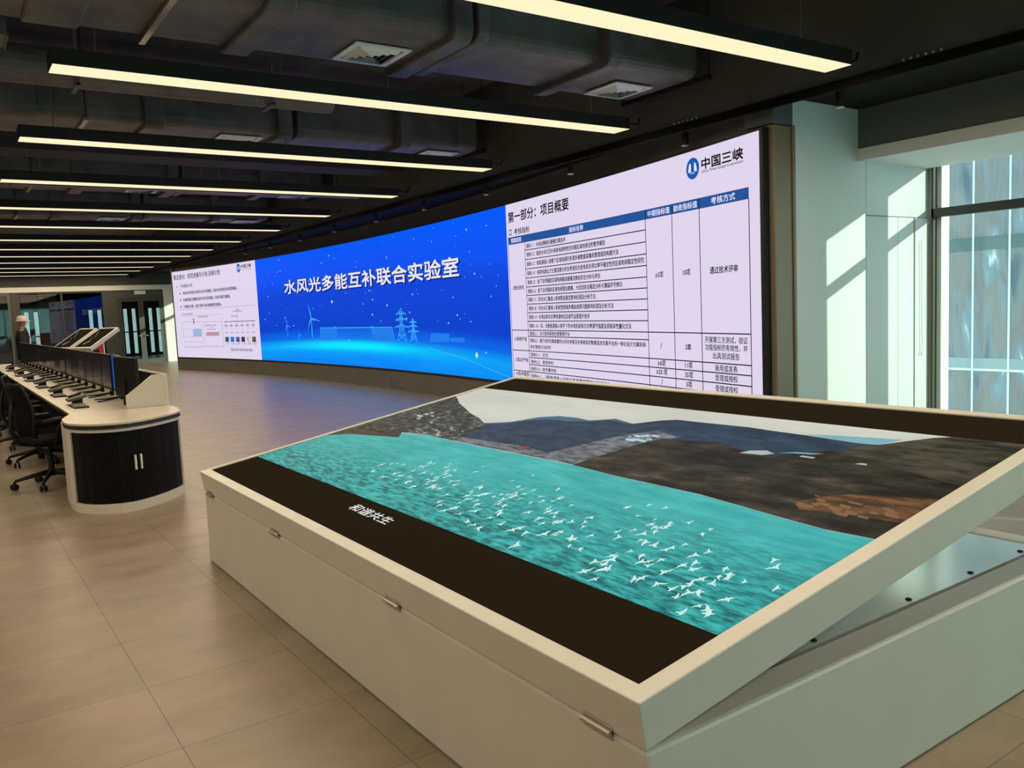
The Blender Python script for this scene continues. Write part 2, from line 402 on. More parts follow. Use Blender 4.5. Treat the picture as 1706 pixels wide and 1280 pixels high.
fr = MB(); curved(fr, SW0-.03, SW1+.045, ZB-.045, ZB, .012, -.069, 40); curved(fr, SW0-.03, SW1+.045, ZT, ZT+.02, .012, -.069, 40)
curved(fr, SW1, SW1+.045, ZB, ZT, .012, -.069, 2); curved(fr, SW0-.03, SW0, ZB, ZT, .012, -.069, 2)
fr.build('frame', BLACK, led)
def panel(name, s0, s1, m, n=30):
    vs = []; fs = []; uvs = []
    for i in range(n+1):
        s = s0+(s1-s0)*i/n
        vs += [arc(s, ZB, 0), arc(s, ZT, 0), arc(s, ZB, -.068), arc(s, ZT, -.068)]
    mb = MB(); 
    for i in range(n):
        a, b = 4*i, 4*i+4
        fs += [(a, b, b+1, a+1), (a+2, a+3, b+3, b+2), (a+1, b+1, b+3, a+3), (a, a+2, b+2, b)]
    fs += [(0, 1, 3, 2), (4*n, 4*n+2, 4*n+3, 4*n+1)]
    mb.add(vs, fs); o = mb.build(name, m, led)
    ul = o.data.uv_layers.new(name='UVMap')
    for lp in o.data.loops:
        i = lp.vertex_index; ul.data[lp.index].uv = ((i//4)/n, i % 2)
    return o
SL, SR = -5.80, 5.57
slide_r = panel('table_slide', SR, SW1, WHITE_LED)
slide_m = panel('title_picture', SL, SR, blue_mat(), 50)
slide_l = panel('plan_slide', SW0, SL, WHITE_LED)
slide_r['label'] = 'white slide with a large table'; slide_m['label'] = 'blue picture with white title'; slide_l['label'] = 'white slide with bullet lines and diagrams'
def on(off): return lambda a, b: arc(a, b, off)
def quad(mb, s0, s1, z0, z1, off=.003, n=None):
    n = n or max(1, int(abs(s1-s0)/.4))
    for i in range(n):
        a = s0+(s1-s0)*i/n; b = s0+(s1-s0)*(i+1)/n
        mb.add([arc(a, z0, off), arc(b, z0, off), arc(b, z1, off), arc(a, z1, off)], [(0, 1, 2, 3)])
def flat(mb, pts, off=.003): mb.add([arc(a, b, off) for a, b in pts], [list(range(len(pts)))])
def stroke(mb, pts, w, off=.003):
    for (a0, b0), (a1, b1) in zip(pts[:-1], pts[1:]):
        d = Vector((a1-a0, b1-b0)); 
        if d.length < 1e-6: continue
        d.normalize(); q = Vector((-d.y, d.x))*w/2
        flat(mb, [(a0+q.x, b0+q.y), (a0-q.x, b0-q.y), (a1-q.x, b1-q.y), (a1+q.x, b1+q.y)], off)
def disc(mb, a, b, ra, rb, off=.003, n=24): flat(mb, [(a+ra*math.cos(2*PI*k/n), b+rb*math.sin(2*PI*k/n)) for k in range(n)], off)

# --- right slide
hd = MB(); text(hd, on(.004), '第一部分：项目概要', 5.64, 2.69, 7.29, .15, bold=.02); hd.build('heading', INK, slide_r)
sb = MB(); text(sb, on(.004), '考核指标', 5.80, 2.51, 6.24, .085, bold=.015)
stroke(sb, [(5.65, 2.52), (5.72, 2.52), (5.72, 2.59), (5.65, 2.59), (5.65, 2.515)], .012); sb.build('subheading', INK, slide_r)
def logo(par, sc, zc, r, t0, t1, tz, th, ez, eh):
    d = MB(); disc(d, sc, zc, r, r, .003); o = d.build('logo_disc', emit('logo_blue', (0.005, 0.10, 0.46), 1.0), par)
    g = MB()
    for sg in (-1, 1):
        flat(g, [(sc+sg*r*.30, zc+r*.55), (sc+sg*r*.50, zc+r*.42), (sc+sg*r*.62, zc+r*.05), (sc+sg*r*.66, zc-r*.32), (sc+sg*r*.24, zc-r*.32), (sc+sg*r*.24, zc+r*.3)], .005)
    stroke(g, [(sc-r*.3, zc-r*.45), (sc, zc-r*.40), (sc+r*.3, zc-r*.45)], r*.07, .005)
    g.build('logo_gates', LETTER, o)
    t = MB(); text(t, on(.004), '中国三峡', t0, tz, t1, th, bold=.03); text(t, on(.004), 'China Three Gorges Corporation', t0, ez, t1, eh, bold=.012)
    t.build('logo_lettering', INK, par)
logo(slide_r, 9.79, 2.785, .105, 9.935, 10.55, 2.75, .105, 2.71, .032)
th = MB(); quad(th, 5.61, 10.62, 2.38, 2.485, .003); th.build('table_header', NAVY, slide_r)
tl = MB(); lw = .011
def hl(s0, s1, z): quad(tl, s0, s1, z-lw/2, z+lw/2, .003)
def vl(s, z0, z1): quad(tl, s-lw/2, s+lw/2, z0, z1, .0035, 1)
for s in (5.61, 6.09, 8.935, 9.42, 9.88, 10.62): vl(s, ZB, 2.38)
for s in (8.94, 9.43, 9.88): vl(s, 2.38, 2.485)
rz = [2.38, 2.27, 2.14, 2.01, 1.885, 1.76, 1.64, 1.52, 1.40, 1.28, 1.155]
for z in rz[1:-1]: hl(6.09, 8.935, z)
for z in (1.155, .865, .77, .67, .57, .47): hl(8.935, 10.62, z)
for z in (1.155, .865, .57): hl(5.61, 8.935, z)
for z in (1.07, .77, .67): hl(6.09, 8.935, z)
tl.build('table_rules', INK, slide_r)
tw = MB()
for body, c, w in (('预期成果', 5.85, .30), ('指标名称', 7.45, .34), ('中期指标值', 9.185, .40), ('验收指标值', 9.65, .40), ('考核方式', 10.25, .36)):
    text(tw, on(.005), body, c-w/2, 2.40, c+w/2, .066, bold=.015)
tw.build('header_lettering', LETTER, slide_r)
tt = MB(); F = on(.004)
rows = [('指标1.1：水电站精细化建模仿真技术', 7.18), ('指标1.2：描述水风光互补系统电网特性的详细区域电网全阶数学模型', 8.10),
        ('指标1.3：新能源接入场景下区域电网的多源多维数据采集和管理规则构建方法', 8.38),
        ('指标1.4：各类电源出力主要因素分析及考虑风光发电和负荷功率不确定性的区域电网稳定性研究', 8.89),
        ('指标1.5：金下及邻辐射区域电网稳态建模及静态安全分析与评估', 7.97), ('指标1.6：金下及邻辐射区域电网暂态建模、大扰动安全稳定分析与薄弱环节辨识', 8.44),
        ('指标1.7：风光水汇集接入系统暂态稳定影响机理及分析方法', 7.85), ('指标1.8：风光水汇集接入系统宽频域多模态振荡问题影响机理及分析方法', 8.24),
        ('指标1.9：水电站有功功率快速响应及调节品质提升技术', 7.70), ('指标1.10：风、光新能源接入条件下的水电机组有功功率调节强度及损耗异性量化方法', 8.60)]
for i, (b, e) in enumerate(rows):
    zc = (rz[i]+rz[i+1])/2; text(tt, F, b, 6.13, zc-.03, e, .062, bold=.02)
text(tt, F, '指标2.1：水力发电系统仿真管理平台', 6.13, 1.085, 7.20, .055, bold=.02)
text(tt, F, '指标2.2：基于实时仿真装置的水风光多能互补系统实时数模混合仿真平台的一体化设计方案和标', 6.13, .985, 8.88, .056, bold=.02)
text(tt, F, '准化管理方法研究', 6.13, .90, 6.70, .05, bold=.02)
for b, z, e in (('指标3.1：论文', .79, 6.62), ('指标3.2：发明专利', .69, 6.75), ('指标3.3：软件著作权', .59, 6.82), ('指标4.1：《新能源接入对电力系统稳定影响分析报告》', .49, 8.1)):
    text(tt, F, b, 6.13, z, e, .052, bold=.02)
for b, z, e in (('1.理论研究', 1.73, 6.02), ('2.系统开发', 1.0, 6.04), ('3.知识产权', .70, 6.06), ('4.技术报告', .50, 6.06)): text(tt, F, b, 5.68, z, e, .06, bold=.02)
for b, z in (('≥5项', 1.74), ('/', .98), ('≥6项', .79), ('≥20 项', .695), ('/', .585)): text(tt, F, b, 9.17, z, h=.062, center=True, bold=.02)
for b, z in (('10项', 1.74), ('2套', .98), ('11项', .79), ('35项', .69), ('3项', .59)): text(tt, F, b, 9.65, z, h=.062, center=True, bold=.02)
text(tt, F, '通过技术评审', 10.03, 1.735, 10.45, .068, bold=.02)
for b, z, w in (('开展第三方测试，验证', 1.06, .64), ('功能指标的有效性，并', .985, .64), ('出具测试报告', .905, .40), ('录用或发表', .785, .34), ('受理或授权', .69, .34), ('受理或授权', .585, .34)):
    text(tt, F, b, 10.25-w/2, z, 10.25+w/2, .064, bold=.012)
tt.build('table_text', INK, slide_r)

# --- middle picture
TITLE = '水风光多能互补联合实验室'
t = MB(); text(t, on(.003), TITLE, -4.12, 1.995, 4.00, .325, bold=.022); t.build('title_shadow', SHADOWB, slide_m)
t = MB(); text(t, on(.006), TITLE, -4.17, 2.02, 3.95, .325, bold=.022); t.build('title_lettering', LETTER, slide_m)
def turbine(c, zh, zg, bl, ang):
    mb = MB(); w = bl*.055
    flat(mb, [(c-w*.6, zh), (c+w*.6, zh), (c+w, zg), (c-w, zg)])
    for k in range(3):
        a = ang+2*PI*k/3; d = Vector((math.cos(a), math.sin(a))); q = Vector((-d.y, d.x))
        p = [Vector((c, zh))+q*w*.7, Vector((c, zh))-q*w*.7, Vector((c, zh))+d*bl*.3-q*w*1.6, Vector((c, zh))+d*bl]
        flat(mb, [tuple(p[0]), tuple(p[1]), tuple(p[2]), tuple(p[3])], .004)
    disc(mb, c, zh, w*1.3, w*1.3, .005, 10)
    mb.build('wind_turbine_drawing', LBLUE, slide_m)
turbine(-2.80, 1.42, .98, .40, math.radians(112)); turbine(-4.17, 1.27, 1.0, .22, math.radians(108)); turbine(-3.52, 1.04, .93, .14, math.radians(108))
dm = MB(); flat(dm, [(-2.34, 1.19), (-1.55, 1.19), (-1.55, .93), (-2.34, .93)]); flat(dm, [(.26, 1.19), (1.18, 1.19), (1.24, .93), (.3, .93)])
quad(dm, -1.62, -1.48, .93, 1.225, .0045); quad(dm, .20, .34, 1.06, 1.225, .0045); quad(dm, -1.5, .22, 1.175, 1.19, .004)
for k in range(21):
    s = -1.46+k*.083; bend = .055*max(0, (k-10)/10)
    stroke(dm, [(s, 1.17), (s, 1.08), (s+bend*.4, 1.0), (s+bend, .93)], .03)
dm.build('dam_drawing', MBLUE, slide_m)
dl = MB(); stroke(dl, [(-2.34, 1.195), (1.18, 1.195), (1.24, .93)], .014, .006); stroke(dl, [(-2.34, 1.195), (-2.34, .93)], .012, .006); dl.build('dam_outline', LBLUE, slide_m)
def pylon(c, zt_, zg, w):
    mb = MB(); H_ = zt_-zg; lw = .012
    X = lambda f: w*(.12+.30*(1-f))
    fs = [0, .18, .36, .52, .68, .84]
    for sg in (-1, 1): stroke(mb, [(c+sg*w*.42, zg), (c+sg*w*.13, zg+H_*.45), (c+sg*w*.11, zg+H_*.9), (c, zt_)], lw*1.3)
    for a, b in zip(fs[:-1], fs[1:]):
        xa, xb = w*(.42-.58*a if a < .5 else .13), w*(.42-.58*b if b < .5 else .12)
        stroke(mb, [(c-xa, zg+H_*a), (c+xb, zg+H_*b)], lw); stroke(mb, [(c+xa, zg+H_*a), (c-xb, zg+H_*b)], lw); stroke(mb, [(c-xb, zg+H_*b), (c+xb, zg+H_*b)], lw)
    for f, q in ((.42, .62), (.64, .5), (.82, .42)):
        z = zg+H_*f
        stroke(mb, [(c-w*q, z), (c, z+H_*.07), (c+w*q, z)], lw); stroke(mb, [(c-w*q, z), (c+w*q, z)], lw)
        for sg in (-1, 1): stroke(mb, [(c+sg*w*q, z), (c+sg*w*q, z-H_*.06)], lw)
    mb.build('pylon_drawing', LBLUE, slide_m)
pylon(1.58, 1.56, .94, .48); pylon(2.07, 1.36, .94, .34)
sp_ = MB(); flat(sp_, [(2.80, 1.09), (3.47, 1.09), (3.49, .95), (2.70, .93)]); flat(sp_, [(3.52, 1.02), (4.02, 1.02), (4.04, .95), (3.50, .95)]); sp_.build('solar_panel_drawing', MBLUE, slide_m)
st = MB()
rs = random.Random(3)
for k in range(95):
    s = rs.uniform(-5.5, 5.4); z = rs.uniform(1.25, 2.9); r = rs.choice([.007, .008, .010, .013, .018])
    disc(st, s, z, r, r, .0028, 6)
for s, z, r in ((-1.65, 1.76, .045), (4.43, .75, .055), (4.75, .8, .02), (-.9, .92, .018), (1.0, 1.62, .025), (.3, 1.45, .025), (.35, 1.75, .022), (2.6, 2.28, .02)):
    flat(st, [(s-r, z), (s, z-r), (s+r, z), (s, z+r)], .0028)
st.build('stars', STAR, slide_m)
ln = MB(); stroke(ln, [(2.6, .83), (4.0, .68), (5.5, .45)], .012); stroke(ln, [(-4.6, .72), (-3.4, .80), (-1.8, .86)], .010); ln.build('light_lines', LBLUE, slide_m)

# --- left slide
hd = MB(); text(hd, on(.004), '第五部分：研究进展与计划-后续计划', -11.03, 2.71, -8.0, .145, bold=.015); hd.build('heading', INK, slide_l)
logo(slide_l, -6.82, 2.815, .115, -6.66, -6.05, 2.80, .09, 2.745, .028)
b = MB()
text(b, F, '平台建设计划：', -10.62, 2.46, -9.8, .10, bold=.012); stroke(b, [(-10.86, 2.52), (-10.83, 2.49)], .03)
for bd, z, e in (('完成水风光多能互补实验平台的开发和建设，实现水风光多能互补协同控制模拟。', 2.25, -7.0), ('完成新能源汇集模拟实验平台的开发和建设，实现多场景汇集模拟。', 2.05, -7.45), ('开展联合仿真，验证汇集平台各设备数据性能指标。', 1.85, -8.05)):
    text(b, F, bd, -10.5, z, e, .095, bold=.02); flat(b, [(-10.72, z+.045), (-10.68, z+.01), (-10.64, z+.045), (-10.68, z+.08)], .004)
text(b, F, '实验平台系统架构图', -10.67, 1.65, -9.95, .05); text(b, F, '新能源汇集平台系统拓扑结构示意图', -7.66, .60, -6.34, .075, bold=.004)
text(b, F, '汇集站', -7.2, 1.70, -6.95, .045); text(b, F, '模拟线路', -7.5, 1.53, -7.1, .04)
b.build('bullet_text', INK, slide_l)
d = MB()
for s0, s1, z0, z1 in ((-10.66, -9.40, .70, 1.44), (-9.30, -8.12, .72, 1.42)):
    stroke(d, [(s0, z0), (s1, z0), (s1, z1), (s0, z1), (s0, z0)], .012)
quad(d, -10.72, -5.97, 1.805, 1.815, .003)
for z in (1.22, 1.0, .85): quad(d, -10.66, -9.45, z, z+.009, .003)
stroke(d, [(-10.8, 1.62), (-8.1, 1.62), (-8.1, .66)], .008)
d.build('diagram_lines', GREYL, slide_l)
q = MB(); quad(q, -10.02, -9.46, 1.0, 1.22, .004); q.build('pale_blue_block', emit('led_pale_blue', (.34, .47, .68), 1.0), slide_l)
q = MB(); quad(q, -9.16, -8.33, 1.02, 1.13, .004); q.build('pink_block', emit('led_pink', (.50, .30, .36), 1.0), slide_l)
q = MB(); text(q, F, '光伏模拟与储能单元', -9.65, 1.55, -8.95, .05, bold=.01); q.build('red_caption', emit('led_red', (.40, .05, .08), 1.0), slide_l)
q = MB(); text(q, F, '能量管理与协调控制', -9.2, 1.30, -8.5, .04); text(q, F, '直流母线', -9.1, 1.19, -8.55, .035)
text(q, F, '单元', -8.9, 1.24, -8.75, .035)
for k in range(6):
    s = -7.86+k*.335; quad(q, s, s+.012, 1.18, 1.40, .003); text(q, F, '模块', s-.1, 1.27, s+.13, .05); text(q, F, '单元', s-.08, 1.09, s+.12, .035); text(q, F, '设备图', s-.10, .79, s+.14, .03)
quad(q, -7.98, -6.03, 1.40, 1.415, .003); quad(q, -7.4, -6.8, 1.675, 1.685, .003); quad(q, -7.12, -7.11, 1.42, 1.66, .003)
q.build('small_captions', INK, slide_l)
cols = [(.02, .09, .12), (.02, .12, .45), (.09, .08, .30), (.03, .03, .07), (.45, .42, .50), (.12, .07, .06)]
for k in range(6):
    s = -7.86+k*.335; q = MB(); quad(q, s-.11, s+.12, .85, .99, .004)
    q.build('device_photo', emit_noise('led_thumb_%d' % k, tuple(c*.4 for c in cols[k]), tuple(min(1, c*2) for c in cols[k]), 14, s=1.0), slide_l)
q = MB(); flat(q, [(-9.98, 1.45), (-9.86, 1.45), (-9.92, 1.36)], .004); quad(q, -9.945, -9.895, 1.44, 1.54, .004); q.build('down_arrow', NAVY, slide_l)

# ------------------------------------------------------------------ tilting display table in the foreground
tb = thing('display_table', 'large pale tilting display table with a water and hills picture, in the foreground', 'display table', (1.297, 1.387, 0))
TX, TY, TZ, LT = 2.436, 3.927, .445, .128
bs = MB()
t_ = .11
def shell(mb, x0, x1, y0, y1, ix0, ix1, iy0, iy1, z0, zf, z1, mtx=None):
    """open-topped box: outer walls to z1, inner floor at zf"""
    o_ = [(x0, y0), (x1, y0), (x1, y1), (x0, y1)]; i_ = [(ix0, iy0), (ix1, iy0), (ix1, iy1), (ix0, iy1)]
    vs = [Vector((*p, z0)) for p in o_]+[Vector((*p, z1)) for p in o_]+[Vector((*p, z1)) for p in i_]+[Vector((*p, zf)) for p in i_]
    if mtx: vs = [mtx @ v for v in vs]
    fs = [(0, 3, 2, 1), (12, 13, 14, 15)]
    for k in range(4):
        j = (k+1) % 4; fs += [(k, j, 4+j, 4+k), (4+k, 4+j, 8+j, 8+k), (8+k, 8+j, 12+j, 12+k)]
    mb.add(vs, fs)
shell(bs, 0, TX, 0, TY, t_, TX-t_, t_, TY-t_, 0, .40, TZ)
bs.build('base', TABLEW, tb, bevel=.012)
MB().box(t_+.012, TX-t_-.012, t_+.012, TY-t_-.012, .415, TZ-.002).build('tray_plate', TRAYM, tb)
MB().box(t_+.001, TX-t_-.001, t_+.001, TY-t_-.001, .40, .414).build('tray_gap', BLACK, tb)
for i, (x, y) in enumerate(((.30, .145), (.85, .145), (1.385, .145), (1.806, .145), (2.2, .145))):
    MB().lathe([(.011, TZ-.003), (.011, TZ+.001), (.006, TZ+.004)], 10, Matrix.Translation((x, y, 0))).build('screw', BLACKM, tb)
TH = math.radians(9.05)
ML = Matrix.Translation((0, 0, TZ+.002)) @ Matrix.Rotation(-TH, 4, 'Y')     # lid coordinates: u along the slope, Y, w up
LU = 2.475
def lid(u, y, w=0.0): return ML @ Vector((u, y-1.387, LT+w))
lf = MB(); B0, B1 = .060, .062; UB = LU-.052
shell(lf, 0, LU, 0, TY, B0, UB, B1, TY-B1+.03, 0, LT-.05, LT, ML)
lidf = lf.build('lid_frame', TABLEW, tb, bevel=.004)
Y0, Y1 = 1.387+B1, 1.387+TY-B1+.03
disp = MB().box(B0, UB, B1, TY-B1+.03, LT-.049, LT-.008, ML).build('display', GLASSK, tb)
for y in (5.17, 3.997, 2.712, 1.56):
    h = MB(); yy = y-1.387
    h.tube([(-.008, yy-.055, TZ), (-.008, yy+.055, TZ)], .009, 10); h.box(-.004, .0, yy-.055, yy+.055, TZ-.02, TZ+.02)
    h.build('hinge', STEEL, tb, smooth=False)
def lay(name, pts, m, w, par=disp):
    """a flat region of the displayed picture (u along the slope, Y)"""
    bm = bmesh.new(); vs = [bm.verts.new(lid(u, y, w)) for u, y in pts]; f = bm.faces.new(vs); bmesh.ops.triangulate(bm, faces=[f])
    me = bpy.data.meshes.new(name); bm.normal_update()
    for fc in bm.faces:
        if fc.normal.z < 0: fc.normal_flip()
    bm.to_mesh(me); bm.free(); me.materials.append(m)
    o = bpy.data.objects.new(name, me); COL.objects.link(o); o.parent = par; return o
PU0, PU1 = .357, 2.125
def water_mat():
    m = bpy.data.materials.new('picture_water'); m.use_nodes = True; nt = m.node_tree; b = nt.nodes['Principled BSDF']; N = nt.nodes.new; L = nt.links.new
    b.inputs['Base Color'].default_value = (.003, .003, .003, 1); b.inputs['Roughness'].default_value = .5; b.inputs['Specular IOR Level'].default_value = .04
    tc = N('ShaderNodeTexCoord'); mp = N('ShaderNodeMapping'); mp.inputs['Scale'].default_value = (3.6, .8, 1); mp.inputs['Rotation'].default_value = (0, 0, .12); L(tc.outputs['Object'], mp.inputs[0])
    def ns(sc, det):
        n = N('ShaderNodeTexNoise'); n.inputs['Scale'].default_value = sc; n.inputs['Detail'].default_value = det; n.inputs['Roughness'].default_value = .6; L(mp.outputs[0], n.inputs['Vector']); return n.outputs[0]
    r1 = N('ShaderNodeValToRGB'); e = r1.color_ramp.elements; e[0].position = .38; e[0].color = (.006, .115, .125, 1); e[1].position = .62; e[1].color = (.05, .46, .43, 1)
    q = e.new(.5); q.color = (.018, .30, .29, 1); L(ns(15, 5), r1.inputs[0])
    r2 = N('ShaderNodeValToRGB'); e = r2.color_ramp.elements; e[0].position = .35; e[0].color = (.030, .36, .35, 1); e[1].position = .68; e[1].color = (.075, .50, .47, 1); L(ns(4, 3), r2.inputs[0])
    sp = N('ShaderNodeSeparateXYZ'); L(tc.outputs['Object'], sp.inputs[0])
    nz = N('ShaderNodeTexNoise'); nz.inputs['Scale'].default_value = 1.6; L(tc.outputs['Object'], nz.inputs['Vector'])
    ad = N('ShaderNodeMath'); ad.operation = 'MULTIPLY_ADD'; ad.inputs[1].default_value = .5; L(nz.outputs[0], ad.inputs[0]); L(sp.outputs[0], ad.inputs[2])
    mr = N('ShaderNodeMapRange'); mr.interpolation_type = 'SMOOTHSTEP'; mr.inputs['From Min'].default_value = .68; mr.inputs['From Max'].default_value = 1.22; L(ad.outputs[0], mr.inputs[0])
    mx = N('ShaderNodeMix'); mx.data_type = 'RGBA'; L(mr.outputs[0], mx.inputs[0]); L(r1.outputs[0], mx.inputs[6]); L(r2.outputs[0], mx.inputs[7])
    L(mx.outputs[2], b.inputs['Emission Color']); b.inputs['Emission Strength'].default_value = 1.0
    return m
WATER = water_mat()
SKYP = emit_noise('picture_sky', (0.56, 0.58, 0.50), (0.72, 0.72, 0.63), 1.5, (1, .3, 1), .92)
FARR = emit_noise('picture_far_ridge', (0.008, 0.028, 0.055), (0.022, 0.055, 0.10), 18, (1, .4, 1), 1, .40, .60)
FARB = emit_noise('picture_blue_ridge', (0.03, 0.10, 0.17), (0.06, 0.15, 0.22), 4, (1, .5, 1), 1)
PALEB = emit_noise('picture_pale_ridge', (0.14, 0.36, 0.44), (0.22, 0.46, 0.52), 4, (1, 1, 1), 1)
NEARH = emit_noise('picture_near_hill', (0.005, 0.0055, 0.005), (0.040, 0.035, 0.024), 13, (1, .35, 1), 1, .40, .60, c2=(.13, .09, .05))
RIGHTH = emit_noise('picture_right_hill', (0.016, 0.018, 0.013), (0.085, 0.07, 0.046), 16, (1, .35, 1), 1, .38, .64)
LEFTH = emit_noise('picture_left_hill', (0.012, 0.014, 0.014), (0.075, 0.085, 0.07), 26, (1, .6, 1), 1, .42, .58, c2=(.26, .30, .22))
LEFTD = emit_noise('picture_brown_bank', (0.022, 0.013, 0.007), (0.10, 0.07, 0.045), 22, (1, .5, 1), 1, .40, .62)
TOWN = emit_noise('picture_dam_town', (0.05, 0.06, 0.075), (0.20, 0.22, 0.24), 34, (1, .3, 1), 1, .40, .60)
ORANGE = emit_noise('picture_orange_bank', (0.04, 0.026, 0.012), (0.20, 0.085, 0.035), 18, (1, .3, 1), 1, .42, .60)
E0, E1 = Y1-.004, Y0+.004
shore = [(0.849,E0),(0.937,5.115),(0.971,4.957),(1.044,4.607),(1.107,4.693),(1.155,4.456),(1.149,4.150),(1.153,3.764),(1.159,3.320),(1.163,3.031),(1.145,2.741),(1.140,2.224),(1.100,1.841),(1.080,1.629),(1.090,E1)]
lay('sky_region', [(1.05, E0), (PU1, E0), (PU1, E1), (1.05, E1)], SKYP, -.0070)
lay('water_region', [(PU0, E1), (PU0, E0)] + shore, WATER, -.0066)
lay('blue_ridge', [(1.47,4.30),(1.56,4.12),(1.70,4.02),(1.765,3.90),(1.775,3.74),(1.76,3.62),(1.79,3.56),(1.84,3.48),(1.80,3.30),(1.80,3.16),(1.3,3.0),(1.2,4.15)], FARB, -.0064)
lay('far_ridge', [(1.474,4.285),(1.515,4.139),(1.62,4.030),(1.69,3.906),(1.70,3.750),(1.74,3.584),(1.80,3.499),(1.79,3.301),(1.90,3.186),(1.942,3.102),(1.946,2.915),(1.957,2.639),(1.946,2.485),(1.939,2.278),(1.920,2.022),(1.930,1.950),(1.5,1.95),(1.2,3.0),(1.2,4.15)], FARR, -.0062)
lay('pale_ridge', [(1.950,2.325),(1.982,2.182),(2.008,2.019),(2.024,1.895),(1.930,1.950),(1.920,2.022)], PALEB, -.0060)
lay('right_hill', [(1.880,2.03),(1.930,1.950),(1.999,1.886),(2.088,1.803),(PU1,1.74),(PU1,E1),(1.4,E1),(1.5,2.0)], RIGHTH, -.0060)
lay('dam_region', [(1.151,4.17),(1.158,4.193),(1.222,4.130),(1.258,3.560),(1.237,3.338),(1.369,3.280),(1.567,3.205),(1.647,3.156),(1.744,3.054),(1.707,2.847),(1.503,2.986),(1.322,3.022),(1.166,3.031),(1.162,3.320),(1.156,3.764)], TOWN, -.0058)
lay('near_hill', [(1.163,3.04),(1.25,3.03),(1.322,3.022),(1.503,2.986),(1.654,2.931),(1.669,2.779),(1.711,2.615),(1.656,2.452),(1.635,2.274),(1.737,2.161),(1.80,2.06),(1.70,1.75),(1.62,E1),(1.090,E1),(1.080,1.629),(1.100,1.841),(1.140,2.224),(1.145,2.741)], NEARH, -.0056)
lay('orange_bank', [(1.239,1.860),(1.33,1.80),(1.387,1.736),(1.48,E1),(1.24,E1),(1.227,1.587),(1.188,1.802)], ORANGE, -.0054)
lay('left_hill', [(0.96,E0),(1.87,E0),(1.84,5.2),(1.743,5.013),(1.67,4.82),(1.596,4.635),(1.538,4.439),(1.474,4.285),(1.398,4.184),(1.222,4.130),(1.151,4.160),(1.155,4.456),(1.12,4.68),(1.10,5.0)], LEFTH, -.0054)
lay('brown_bank', [(0.851,E0),(1.02,E0),(1.10,5.0),(1.13,4.72),(1.107,4.693),(1.044,4.607),(0.971,4.957),(0.937,5.115)], LEFTD, -.0052)
rb = random.Random(11)
def specks(name, n, reg, smin, smax, m, w):
    bm = MB()
    for k in range(n):
        u = rb.uniform(reg[0], reg[1]); y = rb.uniform(reg[2], reg[3]); a = rb.uniform(smin, smax); c = rb.uniform(.3, .6)*a
        bm.add([lid(u-c, y-a, w), lid(u+c*.6, y-a*.8, w), lid(u+c, y+a, w), lid(u-c*.8, y+a*.7, w)], [(0, 1, 2, 3)])
    bm.build(name, m, disp)['kind'] = 'stuff'
PALE = emit('picture_pale_roof', (.42, .47, .45), 1.0)
specks('roof_specks', 36, (1.16, 1.34, 4.17, 4.72), .006, .022, PALE, -.0050)
specks('roof_specks', 10, (1.36, 1.5, 4.75, 5.1), .01, .035, PALE, -.0050)
specks('river_lights', 26, (1.56, 1.68, 2.98, 3.14), .004, .03, emit('picture_pale_light', (.40, .62, .66), 1.0), -.0050)
lay('pale_clearing', [(1.615,2.42),(1.66,2.40),(1.69,2.33),(1.665,2.27),(1.63,2.31)], PALE, -.0050)
lay('pale_roof', [(1.672,2.15),(1.690,2.15),(1.690,2.085),(1.674,2.085)], PALE, -.0050)
lay('pale_roof', [(1.680,1.90),(1.70,1.885),(1.70,1.86),(1.684,1.85)], PALE, -.0050)
lay('mist', [(1.685,2.26),(1.72,2.20),(1.745,2.08),(1.715,2.12),(1.70,2.2)], emit('picture_mist', (.16, .36, .46), 1.0), -.0050)
dm = MB()
for k in range(22):
    y = 4.12-k*.033; u = 1.175+.004*math.sin(k)
    dm.add([lid(u, y, -.005), lid(u+.035, y, -.005), lid(u+.035, y-.017, -.005), lid(u, y-.017, -.005)], [(0, 1, 2, 3)])
dm.build('dam_piers', emit('picture_dam_pier', (.22, .23, .24), 1.0), disp)
lay('red_crane', [(1.235,3.60),(1.265,3.54),(1.255,3.50),(1.228,3.55)], emit('picture_red', (.38, .02, .025), 1.0), -.0049)
specks('boulders', 26, (1.20, 1.33, 1.5, 1.85), .006, .03, emit('picture_brown_rock', (.22, .12, .06), 1.0), -.0052)
def inside(p, poly):
    c = False; j = len(poly)-1
    for i in range(len(poly)):
        (xi, yi), (xj, yj) = poly[i], poly[j]
        if (yi > p[1]) != (yj > p[1]) and p[0] < (xj-xi)*(p[1]-yi)/(yj-yi)+xi: c = not c
        j = i
    return c
BP = [(0.61,4.23),(0.843,3.905),(1.02,3.170),(0.97,2.157),(0.90,1.595),(0.639,1.47),(0.394,1.52),(0.365,1.793),(0.40,2.360),(0.49,3.490)]
bd = MB(); n = 0
